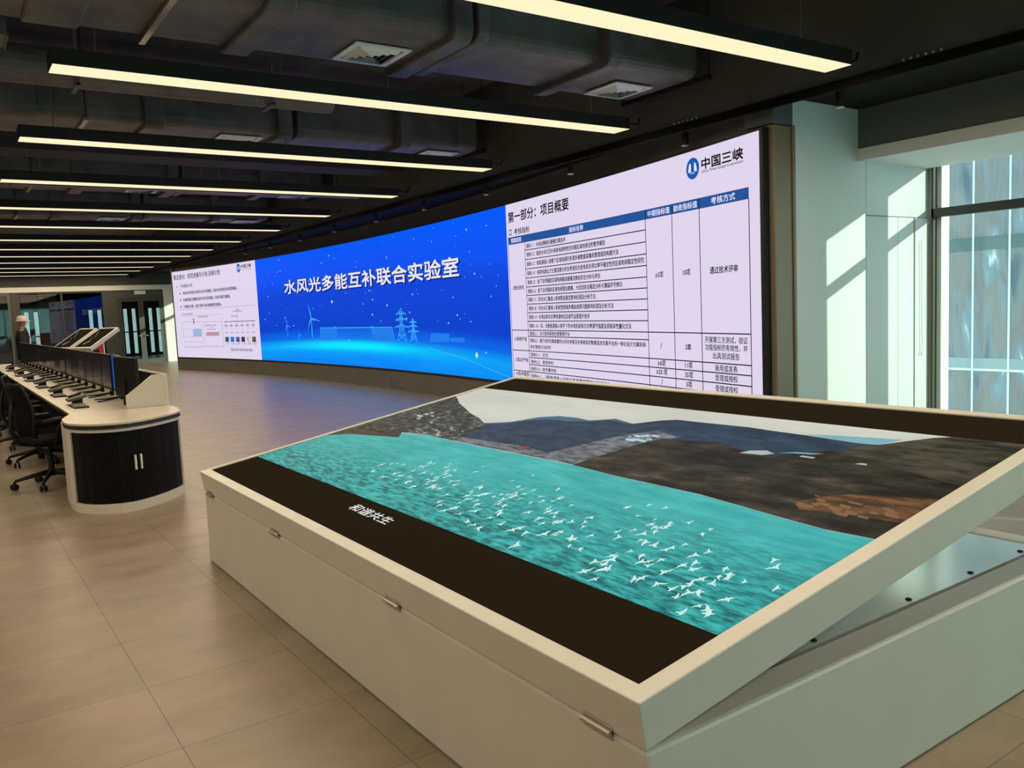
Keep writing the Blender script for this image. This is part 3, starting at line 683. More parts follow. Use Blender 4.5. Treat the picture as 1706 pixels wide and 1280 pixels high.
while n < 200:
    u = rb.uniform(.36, 1.05); y = rb.uniform(1.45, 4.25)
    if not inside((u, y), BP): continue
    if rb.random() > .25+.75*math.exp(-((u-.62-.08*(y-2.2))**2)/.03): continue
    n += 1
    s = rb.uniform(.017, .030)*(1.25-.55*(u-.36)/.6); a = rb.uniform(-.7, .7)+(PI if rb.random() < .25 else 0)+PI/2; up = rb.uniform(-.55, .75); k = rb.uniform(.35, 1.0)
    ca, sa = math.cos(a), math.sin(a)
    def P(p, q): return lid(u+(p*ca-q*sa)*s, y+(p*sa+q*ca)*s, -.0048)
    bd.add([P(-.55, -.08), P(.0, -.16), P(.55, -.03), P(.62, .04), P(.5, .1), P(0, .16), P(-.55, .1)], [(0, 1, 2, 3, 4, 5, 6)])
    bd.add([P(-.18, .1), P(.25, .1), P(.30+up*.5, .6), P(up-.1, 1.35), P(-.02+up*.5, .7)], [(0, 1, 2, 3, 4)])
    bd.add([P(-.18, -.1), P(.25, -.1), P(.35+up*.4, -.5*k), P(.05+up*.9, -1.25*k), P(.0+up*.4, -.6*k)], [(0, 1, 2, 3, 4)])
bd.build('bird_flock', emit('picture_bird', (.62, .84, .80), 1.0), disp)['kind'] = 'stuff'
cp = MB(); text(cp, lambda a, b_: lid(b_, 5.0-a, -.0066), '和谐共生', 1.40, .236, 1.80, .062, bold=.01); cp.build('caption', emit('picture_caption', (.8, .8, .76), 1.0), disp)

# ------------------------------------------------------------------ ceiling strip lights
LY = [3.82, 6.20, 8.62, 11.1, 13.62, 16.1, 18.6, 20.85, 22.95, 25.2, 27.5, 29.5, 31.6]
LX0, LX1, LZ = .765, 5.72, 3.17
def strip_light(y, label):
    o = thing('pendant_strip_light', label, 'light', (LX0, y, LZ), 0, 'long warm strip lights hanging in rows')
    L_ = LX1-LX0; hw = .115
    hb = MB(); hb.box(0, L_, -hw, -hw+.006, 0, .10).box(0, L_, hw-.006, hw, 0, .10).box(0, .006, -hw, hw, 0, .10).box(L_-.006, L_, -hw, hw, 0, .10).box(0, L_, -hw, hw, .10, .106)
    hb.build('housing', BLACKM, o)
    MB().box(.004, L_-.004, -hw+.005, hw-.005, -.003, .012).build('diffuser', STRIP, o)
    for fx in (.06, .5, .94):
        MB().tube([(fx*L_, .106, .106), (fx*L_, .106, ZC-LZ)], .0035, 6).build('suspension_wire', STEEL, o)
        MB().box(fx*L_-.14, fx*L_+.14, -.06, -.03, .107, .112).build('mounting_clip', WHITEP, o)
    MB().tube([(L_, 0, .08), (L_+.10, 0, .085), (L_+.16, -.02, .07), (L_+.20, -.02, .085), (L_+.22, -.02, .14)], .010, 6).build('power_cable', BLACKM, o, smooth=True)
    ld = bpy.data.lights.new('strip_lamp', 'AREA'); ld.shape = 'RECTANGLE'; ld.size = L_-.05; ld.size_y = .2; ld.energy = STRIP_WATT; ld.color = (1.0, .80, .53)
    lo = bpy.data.objects.new('strip_lamp', ld); COL.objects.link(lo); lo.parent = o; lo.location = (L_/2, 0, -.008)
    return o
nm = ['closest to the top edge, above the display table', 'second from the front, above the large air duct', 'third from the front', 'fourth from the front', 'fifth from the front', 'sixth from the front', 'seventh from the front',
      'eighth from the front', 'ninth from the front', 'fourth from the far glass wall', 'third from the far glass wall', 'second from the far glass wall', 'farthest, close to the glass wall']
first = strip_light(LY[0], 'long warm strip light hanging ' + nm[0])
for y, n_ in zip(LY[1:], nm[1:]): dup(first, (LX0, y, LZ), 0, 'long warm strip light, ' + n_)
dup(first, (LX0, 1.35, LZ), 0, 'long warm strip light behind the camera, first beyond the top edge')  # two unseen strips, added to raise the room's brightness
dup(first, (LX0, -1.1, LZ), 0, 'long warm strip light behind the camera, farthest back in the room')
for i, y in enumerate((1.35, 3.82, 6.25, 8.62, 11.1)):  # unseen left-bay strips, added to light the table front
    dup(first, (-5.6, y, LZ), 0, 'long warm strip light in the left bay outside the view, %s from the rear windows' % ['first', 'second', 'third', 'fourth', 'fifth'][i])

# ------------------------------------------------------------------ air ducts and ceiling services
def rrect(y0, y1, z0, z1, r, n=4):
    pts = []
    for cy, cz, a0 in ((y1-r, z1-r, 0), (y0+r, z1-r, 90), (y0+r, z0+r, 180), (y1-r, z0+r, 270)):
        for k in range(n+1):
            a = math.radians(a0+90*k/n); pts.append((cy+r*math.cos(a), cz+r*math.sin(a)))
    return pts
def duct_piece(name, x0, x1, y0, y1, z0, z1, par, r=.09):
    p = rrect(y0, y1, z0, z1, r); n = len(p); mb = MB()
    mb.add([(x0, a, b) for a, b in p]+[(x1, a, b) for a, b in p], [list(range(n)), list(range(n, 2*n))[::-1]]+[(i, (i+1) % n, n+(i+1) % n, n+i) for i in range(n)])
    return mb.build(name, DUCT, par, bevel=.015)
def duct(y0, y1, z0, label, secs, cols_, hz=.5):
    o = thing('air_duct', label, 'duct', (0, 0, 0), 0, 'wrapped black air ducts')
    for x0, x1, sh in secs: duct_piece('duct_section', x0, x1, y0+sh, y1-sh*.3, z0+sh*.12, z0+hz-sh*.3, o)
    for x0, x1, e in cols_: duct_piece('duct_collar', x0, x1, y0-e, y1+e, z0-e, z0+hz+e, o, .10)
    xe = secs[-1][1]
    MB().box(xe+.0, xe+.045, y0-.06, y1+.02, z0-.03, z0+.015).build('hanger_bar', BLACKM, o)
    for x, zb_ in ((secs[0][1]-.55, z0), (xe+.022, z0)):
        for y in (y0-.05, y1+.01): MB().tube([(x, y, zb_-.03), (x, y, ZC)], .006, 6).build('hanger_rod', BLACKM, o)
    MB().box(secs[0][1]-.57, secs[0][1]-.53, y0-.07, y1+.03, z0-.035, z0-.005).build('hanger_bar', STEEL, o)
    return o
DS = [(-6.9, 1.9, 0), (1.9, 3.28, .02), (3.28, 4.70, .10), (4.70, 5.78, .06)]
DCO = [(1.87, 2.06, .045), (3.20, 3.36, .05), (3.42, 3.52, .02), (4.66, 4.80, .045), (.62, .95, .02)]
ducts = [(5.20, 6.24, 3.45, 'wide black wrapped air duct above the second strip light, largest and nearest'), (8.84, 9.70, 3.45, 'black wrapped air duct in the second row, behind the second strip light'),
         (13.85, 14.70, 3.58, 'black wrapped air duct in the third row from the front'), (16.8, 17.6, 3.45, 'black wrapped air duct in the fourth, farthest row')]
for a in ducts: duct(a[0], a[1], a[2], a[3], DS, DCO)
def diffuser(label, loc, s=.45):
    o = thing('air_diffuser', label, 'air vent', loc, 0, 'square white air diffusers under the ducts')
    h = s/2
    def ring(mb, a, b, za, zb_):
        vs = [(-a,-a,za),(a,-a,za),(a,a,za),(-a,a,za),(-b,-b,zb_),(b,-b,zb_),(b,b,zb_),(-b,b,zb_)]
        mb.add(vs, [(i, (i+1) % 4, 4+(i+1) % 4, 4+i) for i in range(4)])
    f = MB(); ring(f, h, h-.04, -.012, -.012); ring(f, h, h, 0, -.012); ring(f, h-.04, h-.04, -.012, .0); ring(f, h, h-.04, 0, 0); f.build('frame', DIFFW, o)
    for k in range(3):
        a = h-.05-k*.047; v = MB(); ring(v, a, a-.036, .004+.001*k, -.030+.004*k); ring(v, a-.004, a-.034, .006, -.026); v.build('louvre', DIFFW, o)
    c = MB(); a = h-.19; c.add([(-a,-a,-.004),(a,-a,-.004),(a,a,-.004),(-a,a,-.004),(0,0,-.028)], [(0,1,4),(1,2,4),(2,3,4),(3,0,4),(0,3,2,1)]); c.build('core', DIFFW, o)
    b_ = MB(); b_.box(-h+.04, h-.04, -h+.04, h-.04, -.001, .001); b_.build('backing', BLACK, o)
    return o
dn = ['nearest', 'second', 'third', 'fourth']
d0 = None
for i, (yd, a) in enumerate(zip((5.85, 9.26, 14.2, 17.1), ducts)):
    for j, (x, side) in enumerate(((2.885, 'left'), (5.36, 'right'))):
        lb = 'square white air diffuser at the %s end of the %s duct' % (side, dn[i])
        if i == 0 and j == 1: lb = 'square white air diffuser under the nearest duct, right one close to the big screen'
        if d0 is None: d0 = diffuser(lb, (x, yd, a[2]-.007)); 
        else: dup(d0, (x, yd, a[2]-.007), 0, lb)
# beams between the duct rows
for k, (y0, y1) in enumerate(((11.3, 11.85), (2.4, 2.9), (19.6, 20.1))):
    struct('trim_%d' % (8+k), MB().box(XL, 6.0, y0, y1, 3.58, ZC), mat('grey_beam_paint', (.06, .058, .068), .75))
pp = MB().tube([(-6.9, 8.22, 3.72), (3.55, 8.22, 3.72)], .16, 18)
for x in (-.5, 1.2, 2.9): pp.box(x-.02, x+.02, 8.05, 8.39, 3.55, 3.57).box(x-.01, x+.01, 8.05, 8.07, 3.55, ZC-.001)
tag(pp.build('insulated_pipe', DUCT), 'round black insulated pipe under the ceiling between first and second ducts', 'pipe')
tr = MB().box(.96, 5.7, 12.2, 12.36, 3.30, 3.315).box(.96, 5.7, 12.2, 12.206, 3.3, 3.35).box(.96, 5.7, 12.354, 12.36, 3.3, 3.35)
for x in (1.3, 3.3, 5.3): tr.box(x-.006, x+.006, 12.27, 12.29, 3.315, ZC-.001)
tag(tr.build('cable_tray', mat('tray_grey', (.20, .19, .22), .5)), 'thin grey cable tray hanging behind the fourth strip light', 'cable tray')
bx = MB().box(-.1, .56, 6.38, 6.70, 3.40, 3.75).box(.556, .566, 6.375, 6.705, 3.39, 3.41).box(-.1, .566, 6.695, 6.705, 3.39, 3.405)
for x, y in ((.0, 6.45), (.5, 6.62)): bx.box(x-.005, x+.005, y-.005, y+.005, 3.75, ZC-.001)
tag(bx.build('equipment_box', DUCT), 'black hanging box at the far top left, beside the wide duct', 'ceiling box')
# row of pale bolts above the rail
for i, (y, lb) in enumerate(((3.33, 'row of six small pale bolts on the soffit, above the window beam'), (5.62, 'row of six small pale bolts on the soffit, above the table slide'))):
    b_ = thing('fixing_bolts', lb, 'bolts', (5.999, y, 3.175))
    for k in range(6): MB().lathe([(.010, 0), (.010, .008), (.005, .014)], 8, Matrix.Translation((0, .14-k*.056, 0)) @ Matrix.Rotation(-PI/2, 4, 'Y')).build('bolt', WHITEP, b_)
# cylinder spotlights behind the rail
def spot(loc, label):
    o = thing('spotlight', label, 'spotlight', loc, 0, 'small black cylinder spotlights behind the rail')
    MB().lathe([(.034, 0), (.034, .15), (.030, .155)], 16).build('housing', BLACKM, o, smooth=False)
    MB().lathe([(.036, -.004), (.036, .004), (.028, .006)], 16).build('rim', mat('spot_rim', (.55, .5, .46), .4), o)
    MB().tube([(0, 0, .155), (0, 0, ZS-3.015)], .012, 8).build('stem', BLACKM, o)
    return o
SPY = [4.18, 5.90, 7.71, 9.53, 11.25, 12.93, 14.7, 16.5, 18.3, 20.1]
SL_ = ['small black cylinder spotlight beside the grey wall panel, right of the screen', 'small black spotlight above the table slide, left of the logo', 'small black spotlight above the middle of the table slide', 'small black spotlight above the join of table slide and blue picture']
s0 = spot((6.28, SPY[0], 3.015), SL_[0])
for i, y in enumerate(SPY[1:], 1):
    dup(s0, (6.28, y, 3.015), 0, SL_[i] if i < 4 else 'small black spotlight above the blue picture, %s from the table slide' % ['first', 'second', 'third', 'fourth', 'fifth', 'sixth'][i-4])

# ------------------------------------------------------------------ control desk
dk = thing('control_desk', 'long cream control desk with rounded end and black tambour cabinet', 'desk', (0, 0, 0))
arcp = [(.795,7.60),(.81,7.47),(.85,7.36),(.92,7.255),(1.0,7.185),(1.1,7.14),(1.2,7.135),(1.3,7.175),(1.42,7.26),(1.53,7.36),(1.63,7.47),(1.70,7.58),(1.743,7.86)]
YD = 20.9
top = [(.92, YD), (.92, 8.32), (.905, 8.20), (.86, 8.05), (.81, 7.85)] + arcp + [(1.745, YD)]
tp = MB(); tp.prism(top, .712, .73); tp.build('desktop', DESKW, dk, bevel=.003)
ins = [(1.27+(x-1.27)*.995, y+.004 if y < 8 else y) for x, y in top]
MB().prism(ins, .682, .711).build('edge_band', EDGE, dk)
# end cabinet: white shell open at the front, tambour doors inside
def inset(k): return [(1.25+(x-1.25)*(1-k*.9), 7.75+(y-7.75)*(1-k)) for x, y in arcp]
o_ = inset(.03); i_ = inset(.13)
cb = MB()
cb.prism(o_+[(1.72, 8.12), (.83, 8.12)], 0, .075); cb.prism(o_+[(1.72, 8.12), (.83, 8.12)], .655, .681)
cb.prism([o_[0], o_[1], i_[1], i_[0], (.88, 8.12), (.83, 8.12)], .076, .654); cb.prism([o_[-1], (1.72, 8.12), (1.67, 8.12), i_[-1], i_[-2], o_[-2]], .076, .654); cb.box(.88, 1.67, 8.09, 8.12, .076, .654)
cb.build('cabinet', CABW, dk)
d_ = inset(.075)[1:-1]
def along(pts, n):
    seg = [(Vector(b)-Vector(a)).length for a, b in zip(pts[:-1], pts[1:])]; T = sum(seg); out = []
    for k in range(n+1):
        t = T*k/n; i = 0
        while i < len(seg)-1 and t > seg[i]: t -= seg[i]; i += 1
        p = Vector(pts[i]).lerp(Vector(pts[i+1]), min(1, t/seg[i])); out.append(p)
    return out
pa = along(d_, 56)
for a, b_, nm_ in ((0, 28, 'l'), (28, 56, 'r')):
    m = MB()
    for k in range(a, b_):
        p, q = pa[k], pa[k+1]; d = (q-p).normalized(); nn = Vector((d.y, -d.x))
        if nn.dot(p-Vector((1.25, 7.75))) < 0: nn = -nn
        r0, r1 = p.lerp(q, .12), p.lerp(q, .88)
        pr = [p, r0+nn*.006, r1+nn*.006, q, q-nn*.012, p-nn*.012]
        m.prism([tuple(x) for x in pr], .078, .652)
    dr = m.build('tambour_door', TAMB, dk)
    hp = pa[28].lerp(pa[27 if a == 0 else 29], 1.0); dd = (pa[29]-pa[27]).normalized(); nn = Vector((dd.y, -dd.x)); 
    if nn.dot(hp-Vector((1.25, 7.75))) < 0: nn = -nn
    hh = MB(); c_ = hp+dd*(.004 if a else -.004)
    pr = [c_-dd*.007+nn*.007, c_+dd*.007+nn*.007, c_+dd*.007+nn*.022, c_-dd*.007+nn*.022]
    hh.prism([tuple(x) for x in pr], .33, .45); hh.build('handle', HANDLE, dr, bevel=.003)
# back panel and slanted side panel
MB().box(1.68, 1.72, 8.22, YD, .731, 1.017).build('back_panel', mat('dark_panel', (.02, .02, .02), .5), dk)
sd = MB(); sd.add([(1.38, 8.19, .731), (1.72, 8.19, .731), (1.72, 8.19, 1.02), (1.615, 8.19, 1.02), (1.38, 8.19, .846), (1.38, 8.22, .731), (1.72, 8.22, .731), (1.72, 8.22, 1.02), (1.615, 8.22, 1.02), (1.38, 8.22, .846)],
       [(4,3,2,1,0), (5,6,7,8,9), (0,1,6,5), (1,2,7,6), (2,3,8,7), (3,4,9,8), (4,0,5,9)])
sd.build('side_panel', DESKW, dk)
MB().box(1.721, 1.745, 8.19, YD, 0, 1.02).build('rear_panel', CABW, dk)
MB().box(1.55, 1.57, 8.2, YD-.05, .05, .681).build('modesty_panel', mat('dark_panel', (.02, .02, .02), .5), dk)
for k in range(8): MB().box(1.0, 1.55, 9.75+k*1.65-.012, 9.75+k*1.65+.012, 0, .681).build('leg_panel', mat('dark_panel', (.02, .02, .02), .5), dk)

# monitors
def monitor(loc, rz, label):
    o = thing('computer_monitor', label, 'monitor', loc, rz, 'computer monitors along the control desk')
    w, z0, z1 = .305, .075, .455
    MB().box(-.012, .018, -w, w, z0, z1).build('casing', BLACK, o, bevel=.004)
    MB().box(-.0155, -.0125, -w+.008, w-.008, z0+.022, z1-.008).build('screen', MONS, o)
    MB().box(.019, .034, -.035, .035, .04, .25).build('stand_neck', BLACK, o)
    for s in (-1, 1):
        MB().tube([(.025, 0, .03), (-.10, s*.07, .014), (-.22, s*.14, .008)], [.010, .008, .006], 6).build('foot', BLACK, o)
    MB().tube([(.025, 0, .004), (.025, 0, .05)], .022, 8).build('stand_base', BLACK, o)
    return o
MY = [9.26+.62*k for k in range(19)]
def mlabel(k): return 'black monitor on the control desk, %s in the row from its rounded end' % ['first', 'second', 'third', 'fourth', 'fifth', 'sixth', 'seventh', 'eighth', 'ninth', 'tenth', 'eleventh', 'twelfth', 'thirteenth', 'fourteenth', 'fifteenth', 'sixteenth', 'seventeenth', 'eighteenth', 'nineteenth'][k]
m0 = monitor((1.50, MY[0], .73), 0, mlabel(0))
for k in range(1, 19):
    m_ = dup(m0, (1.50, MY[k], .73), math.radians(rb.uniform(-2, 2)), mlabel(k))
    if k == 1: m_second = m_
m_last = dup(m0, (1.50, MY[0], .73), math.radians(-3), 'black monitor with a blue lit screen, first in the desk row from its rounded end')
for c_ in m_last.children:
    if c_.name.startswith('screen'):
        c_.data = c_.data.copy(); c_.data.materials[0] = emit('blue_screen', (.012, .085, .34), 1.0); c_['label'] = 'blue lit screen'
for c_ in list(m0.children): bpy.data.objects.remove(c_)
bpy.data.objects.remove(m0); m0 = m_second
m_end = dup(m0, (1.465, 8.58, .73), math.radians(188), 'black monitor at the rounded desk end, its back turned to the room')
# keyboards and small desk units
def keyboard(loc, label):
    o = thing('keyboard', label, 'keyboard', loc, 0, 'flat black keyboards on the control desk')
    MB().box(-.065, .065, -.21, .21, 0, .014).build('case', BLACK, o, bevel=.003)
    k_ = MB()
    for r in range(5):
        for c in range(15): k_.box(-.055+r*.022, -.037+r*.022, -.20+c*.0267, -.178+c*.0267, .0145, .018)
    k_.build('keys', GREYP, o); return o
def unit(loc, label):
    o = thing('desk_phone', label, 'desk phone', loc, 0, 'grey desk phones on the control desk')
    mtx = Matrix.Translation((0, 0, .045)) @ Matrix.Rotation(-.22, 4, 'Y')
    MB().box(-.085, .085, -.10, .10, 0, .03, mtx).build('body', GREYP, o, bevel=.008)
    MB().box(-.04, .05, -.05, .05, 0, .05).build('stand', BLACK, o)
    MB().box(-.06, .06, .035, .085, .031, .05, mtx).build('handset', BLACK, o, bevel=.008)
    return o
KY = [8.9, 10.47, 12.15, 13.8, 15.45, 17.45]
k0 = keyboard((1.075, KY[0], .73), 'flat black keyboard on the desk, nearest the rounded end'); u0 = unit((1.10, KY[0]+.24+.10, .73), 'small grey desk phone nearest the rounded desk end')
for i, y in enumerate(KY[1:], 1):
    dup(k0, (1.075, y, .73), 0, 'flat black keyboard on the desk, %s from the rounded end' % ORD[i]); dup(u0, (1.10, y+.34, .73), 0, 'small grey desk phone, %s from the rounded desk end' % ORD[i])

# office chairs
def chair(loc, rz, label):
    o = thing('office_chair', label, 'chair', loc, rz, 'black mesh office chairs at the control desk')
    for k in range(5):
        a = 2*PI*k/5+.35; c, s = math.cos(a), math.sin(a)
        l = MB().tube([(c*.03, s*.03, .13), (c*.16, s*.16, .115), (c*.30, s*.30, .085), (c*.315, s*.315, .06)], [.026, .020, .015, .013], 8).build('leg', BLACK, o, smooth=True)
        cs = MB(); mt = Matrix.Translation((c*.315, s*.315, .03)) @ Matrix.Rotation(a+.6, 4, 'Z') @ Matrix.Rotation(PI/2, 4, 'X')
        for q in (-.018, .018): cs.lathe([(.022, q-.010), (.030, q-.006), (.030, q+.006), (.022, q+.010)], 14, mt)
        cs.build('castor', BLACK, l, smooth=False)
    MB().lathe([(.035, .10), (.035, .16), (.026, .17), (.026, .30), (.018, .31), (.018, .40)], 14).build('gas_column', BLACKM, o)
    MB().box(-.12, .12, -.11, .11, .39, .43).build('tilt_mechanism', BLACKM, o, bevel=.01)
    st_ = MB(); sec = [(-.22, .44), (-.20, .47), (.0, .475), (.16, .475), (.235, .465), (.255, .44), (.20, .425), (-.18, .425)]
    st_.add([(x, y*.24*(1.0 if abs(y) < 1 else .94), z-(.012 if abs(y) == 1 else 0)) for y in (-1, -.8, -.4, .4, .8, 1) for x, z in sec],
            [(r*8+k, r*8+(k+1) % 8, (r+1)*8+(k+1) % 8, (r+1)*8+k) for r in range(5) for k in range(8)]+[tuple(range(8)), tuple(range(47, 39, -1))])
    st_.build('seat', MESHF, o, bevel=.012)
    prof = [(-.215, .50), (-.245, .58), (-.235, .70), (-.25, .82), (-.285, .93), (-.30, .985)]; wd = [.19, .215, .225, .22, .20, .17]
    bk = MB(); vs = []
    for (x, z), w in zip(prof, wd):
        for y in (-1, -.6, 0, .6, 1): vs.append((x+.05*y*y, y*w, z))
    for (x, z), w in zip(prof, wd):
        for y in (-1, -.6, 0, .6, 1): vs.append((x+.05*y*y-.014, y*w, z))
    n5 = len(prof)*5; fs = []
    for r in range(len(prof)-1):
        for c in range(4):
            a = r*5+c; fs += [(a, a+1, a+6, a+5), (n5+a, n5+a+5, n5+a+6, n5+a+1)]
        fs += [(r*5, r*5+5, n5+r*5+5, n5+r*5), (r*5+4, n5+r*5+4, n5+r*5+9, r*5+9)]
    for c in range(4): e = (len(prof)-1)*5; fs += [(c, n5+c, n5+c+1, c+1), (e+c, e+c+1, n5+e+c+1, n5+e+c)]
    bk.add(vs, fs); bk.build('backrest', MESHF, o, smooth=True)
    fr_ = MB(); loop = [(x+.045, -w-.008, z) for (x, z), w in zip(prof, wd)] + [(x+.045, w+.008, z) for (x, z), w in reversed(list(zip(prof, wd)))]
    fr_.tube(loop+[loop[0]], .013, 8); fr_.tube([(-.10, 0, .41), (-.25, 0, .44), (-.315, 0, .56), (-.30, 0, .72), (-.275, 0, .84)], [.025, .024, .02, .018, .014], 8)
    fr_.build('back_frame', BLACK, o, smooth=True)
    for s in (-1, 1):
        MB().tube([(-.05, s*.20, .435), (-.03, s*.285, .45), (-.02, s*.29, .56), (.02, s*.29, .63)], .015, 8).tube([(-.14, s*.29, .645), (-.02, s*.295, .65), (.12, s*.285, .648)], [.022, .026, .022], 8).build('armrest', BLACK, o, smooth=True)
    return o
CH = [(.80, 8.93, .25), (.83, 10.55, -.2), (.80, 12.15, .15), (.82, 13.8, -.1), (.80, 15.4, .2), (.82, 17.1, 0), (.8, 18.8, .1)]
c0 = chair((CH[0][0], CH[0][1], 0), CH[0][2], 'black mesh office chair beside the rounded desk end, nearest one')
for i, (x, y, r) in enumerate(CH[1:], 1):
    dup(c0, (x, y, 0), r, 'black mesh office chair at the desk, %s from the rounded end' % ORD[i])

# ------------------------------------------------------------------ far glass wall, door and the room behind
struct('trim_11', MB().box(XL, 7.36, YB-.05, YB+.05, 2.66, 2.83), WHITEP)
wb = MB().box(XL, XR, YB, YB+.12, 2.83, ZC); wb.box(4.98, 5.42, YB, YB+.1, 0, 2.66); wb.box(2.17, 2.44, YB-.02, YB+.1, 0, 2.66); wb.box(5.42, 7.02, YB, YB+.1, 2.42, 2.66)
wb.box(2.44, 4.98, YB, YB+.08, 0, .06).box(2.44, 4.98, YB, YB+.08, 2.60, 2.66)
struct('wall_back', wb, WALLD)
struct('trim_12', MB().box(7.02, 7.36, YB-.02, YB+.12, 0, 2.66).box(7.36, XR, YB, YB+.12, 0, 2.83), WHITEP)
pn = MB().box(3.68, 3.74, YB, YB+.07, .06, 2.60); w5 = pn.build('window_5', DARKFR); w5['kind'] = 'structure'
MB().box(2.44, 3.68, YB+.03, YB+.04, .06, 2.60).build('glass_pane', GLASSI, w5); MB().box(3.74, 4.98, YB+.03, YB+.04, .06, 2.60).build('glass_pane', GLASSI, w5)
gl = MB().box(XL, 2.10, YB, YB+.06, 2.58, 2.66).box(2.10, 2.17, YB, YB+.06, 0, 2.66).box(XL, 2.1, YB, YB+.06, 0, .08).box(.9, .96, YB, YB+.06, .08, 2.58)
w6 = gl.build('window_6', mat('green_frame', (.12, .15, .11), .5)); w6['kind'] = 'structure'
MB().box(.96, 2.10, YB+.02, YB+.03, .08, 2.58).build('glass_pane', GLASSI, w6); MB().box(XL, .9, YB+.02, YB+.03, .08, 2.58).build('glass_pane', GLASSI, w6)
dr = MB().box(5.42, 5.50, YB-.01, YB+.09, 0, 2.42).box(6.96, 7.02, YB-.01, YB+.09, 0, 2.42).box(5.5, 6.96, YB-.01, YB+.09, 2.34, 2.42)
d1 = dr.build('door_1', DARKFR); d1['kind'] = 'structure'
for x0, x1 in ((5.505, 6.228), (6.232, 6.955)):
    lf_ = MB().box(x0, x0+.09, YB+.005, YB+.05, 0.01, 2.335).box(x1-.09, x1, YB+.005, YB+.05, 0.01, 2.335).box(x0+.09, x1-.09, YB+.005, YB+.05, 2.25, 2.335).box(x0+.09, x1-.09, YB+.005, YB+.05, .01, .16).build('door_leaf', DARKFR, d1)
    MB().box(x0+.09, x1-.09, YB+.02, YB+.03, .16, 2.25).build('glass_pane', GLASSI, lf_)
    hx = x1-.045 if x0 < 6 else x0+.045; sx = -1 if x0 < 6 else 1
    MB().tube([(hx, YB+.005, 1.0), (hx, YB-.05, 1.0), (hx+sx*.13, YB-.05, 1.0)], .012, 8).build('handle', STEEL, lf_, smooth=True)
tag(MB().box(6.05, 6.42, YB-.03, YB-.001, 2.50, 2.63).build('door_sign', WHITEP), 'small white sign plate above the far double door', 'sign')
# room behind the glass
struct('wall_end', MB().box(XL, 2.6, 40, 40.12, 0, ZC).box(8.7, XR, 40, 40.12, 0, ZC).box(2.6, 8.7, 40, 40.12, 2.1, ZC).box(2.6, 8.7, 40, 40.12, 0, .12), WALLD)
cm = MB()
for k in range(18): cm.box(2.6+k*.345, 2.79+k*.345, 40.02, 40.08,   .12, 2.1)
for z in (1.05,): cm.box(2.6, 8.7, 40.02, 40.08, z, z+.05)
w7 = cm.build('window_7', DARKFR); w7['kind'] = 'structure'; MB().box(2.6, 8.7, 40.045, 40.05, .12, 2.1).build('glass_pane', GLASSW, w7)
tag(MB().box(3.95, 5.0, 37.3, 37.42, 0.0, 2.5).build('partition_board', mat('navy_board', (.02, .035, .09), .4)), 'tall navy board standing in the room behind the glass', 'board')  # navy colour stands in for the blue screen mirrored in the glass
tag(MB().box(3.35, 3.95, 36.2, 36.8, 0, ZC-.01).build('column', WALLL), 'square pale column in the room behind the glass', 'column')
for i, (y, lb) in enumerate(((35.0, 'white strip light in the room behind the glass, front one'), (36.6, 'white strip light in the room behind the glass, rear one'))):
    o = thing('ceiling_strip_light', lb, 'light', (4.0, y, 2.95)); MB().box(0, 2.2, -.06, .06, .012, .07).build('housing', BLACKM, o); MB().box(.01, 2.19, -.05, .05, 0, .011).build('diffuser', emit('cool_strip', (.85, .95, 1.0), 1.3, gloss=False), o)
    MB().tube([(.3, 0, .07), (.3, 0, ZC-2.95)], .006, 6).build('suspension_wire', STEEL, o); MB().tube([(1.9, 0, .07), (1.9, 0, ZC-2.95)], .006, 6).build('suspension_wire', STEEL, o)

# tilted kiosks and red board beyond the desk
def kiosk(loc, label):
    o = thing('tilted_kiosk', label, 'kiosk', loc, math.radians(26), 'pale tilted display kiosks')
    mt = Matrix.Translation((0, 0, .84)) @ Matrix.Rotation(-math.radians(30), 4, 'Y')
    MB().box(0, .95, -.36, .36, 0, .10, mt).build('slab', mat('kiosk_white', (.62, .62, .60), .4), o, bevel=.01)
    MB().box(.05, .90, -.31, .31, .101, .104, mt).build('screen', GLASSK, o)
    z = MB()
    for pts in (((.25, -.2), (.40, -.05), (.52, .05), (.78, .2)), ((.15, .1), (.3, 0), (.5, .15))):
        for (a, b), (c, d) in zip(pts[:-1], pts[1:]): z.add([mt @ Vector((a, b, .1055)), mt @ Vector((c, d, .1055)), mt @ Vector((c+.03, d+.03, .1055)), mt @ Vector((a+.03, b+.03, .1055))], [(0, 1, 2, 3)])
    z.build('screen_graphic', emit('kiosk_line', (.35, .38, .36), 1.0), o)
    MB().box(.08, .34, -.15, .15, .02, .87).build('pedestal', BLACKM, o); MB().box(-.05, .55, -.28, .28, 0, .02).build('foot_plate', BLACKM, o)
    return o
k1 = kiosk((2.62, 23.8, 0), 'pale tilted display kiosk left of the pair, beyond the monitors')
dup(k1, (2.98, 22.95, 0), math.radians(26), 'pale tilted display kiosk right of the pair, in front of the red board')
rbd = thing('display_board', 'red display board standing behind the tilted kiosks', 'board', (3.66, 26.0, 0))
MB().box(-.26, .26, -.02, .02, .55, 1.22).build('panel', mat('red_board', (.42, .015, .05), .5), rbd)
MB().box(-.27, -.245, -.025, .025, 0, 1.24).build('post', WHITEP, rbd); MB().box(.245, .27, -.025, .025, 0, 1.24).build('post', WHITEP, rbd); MB().box(-.30, .30, -.15, .15, 0, .015).build('foot', WHITEP, rbd)

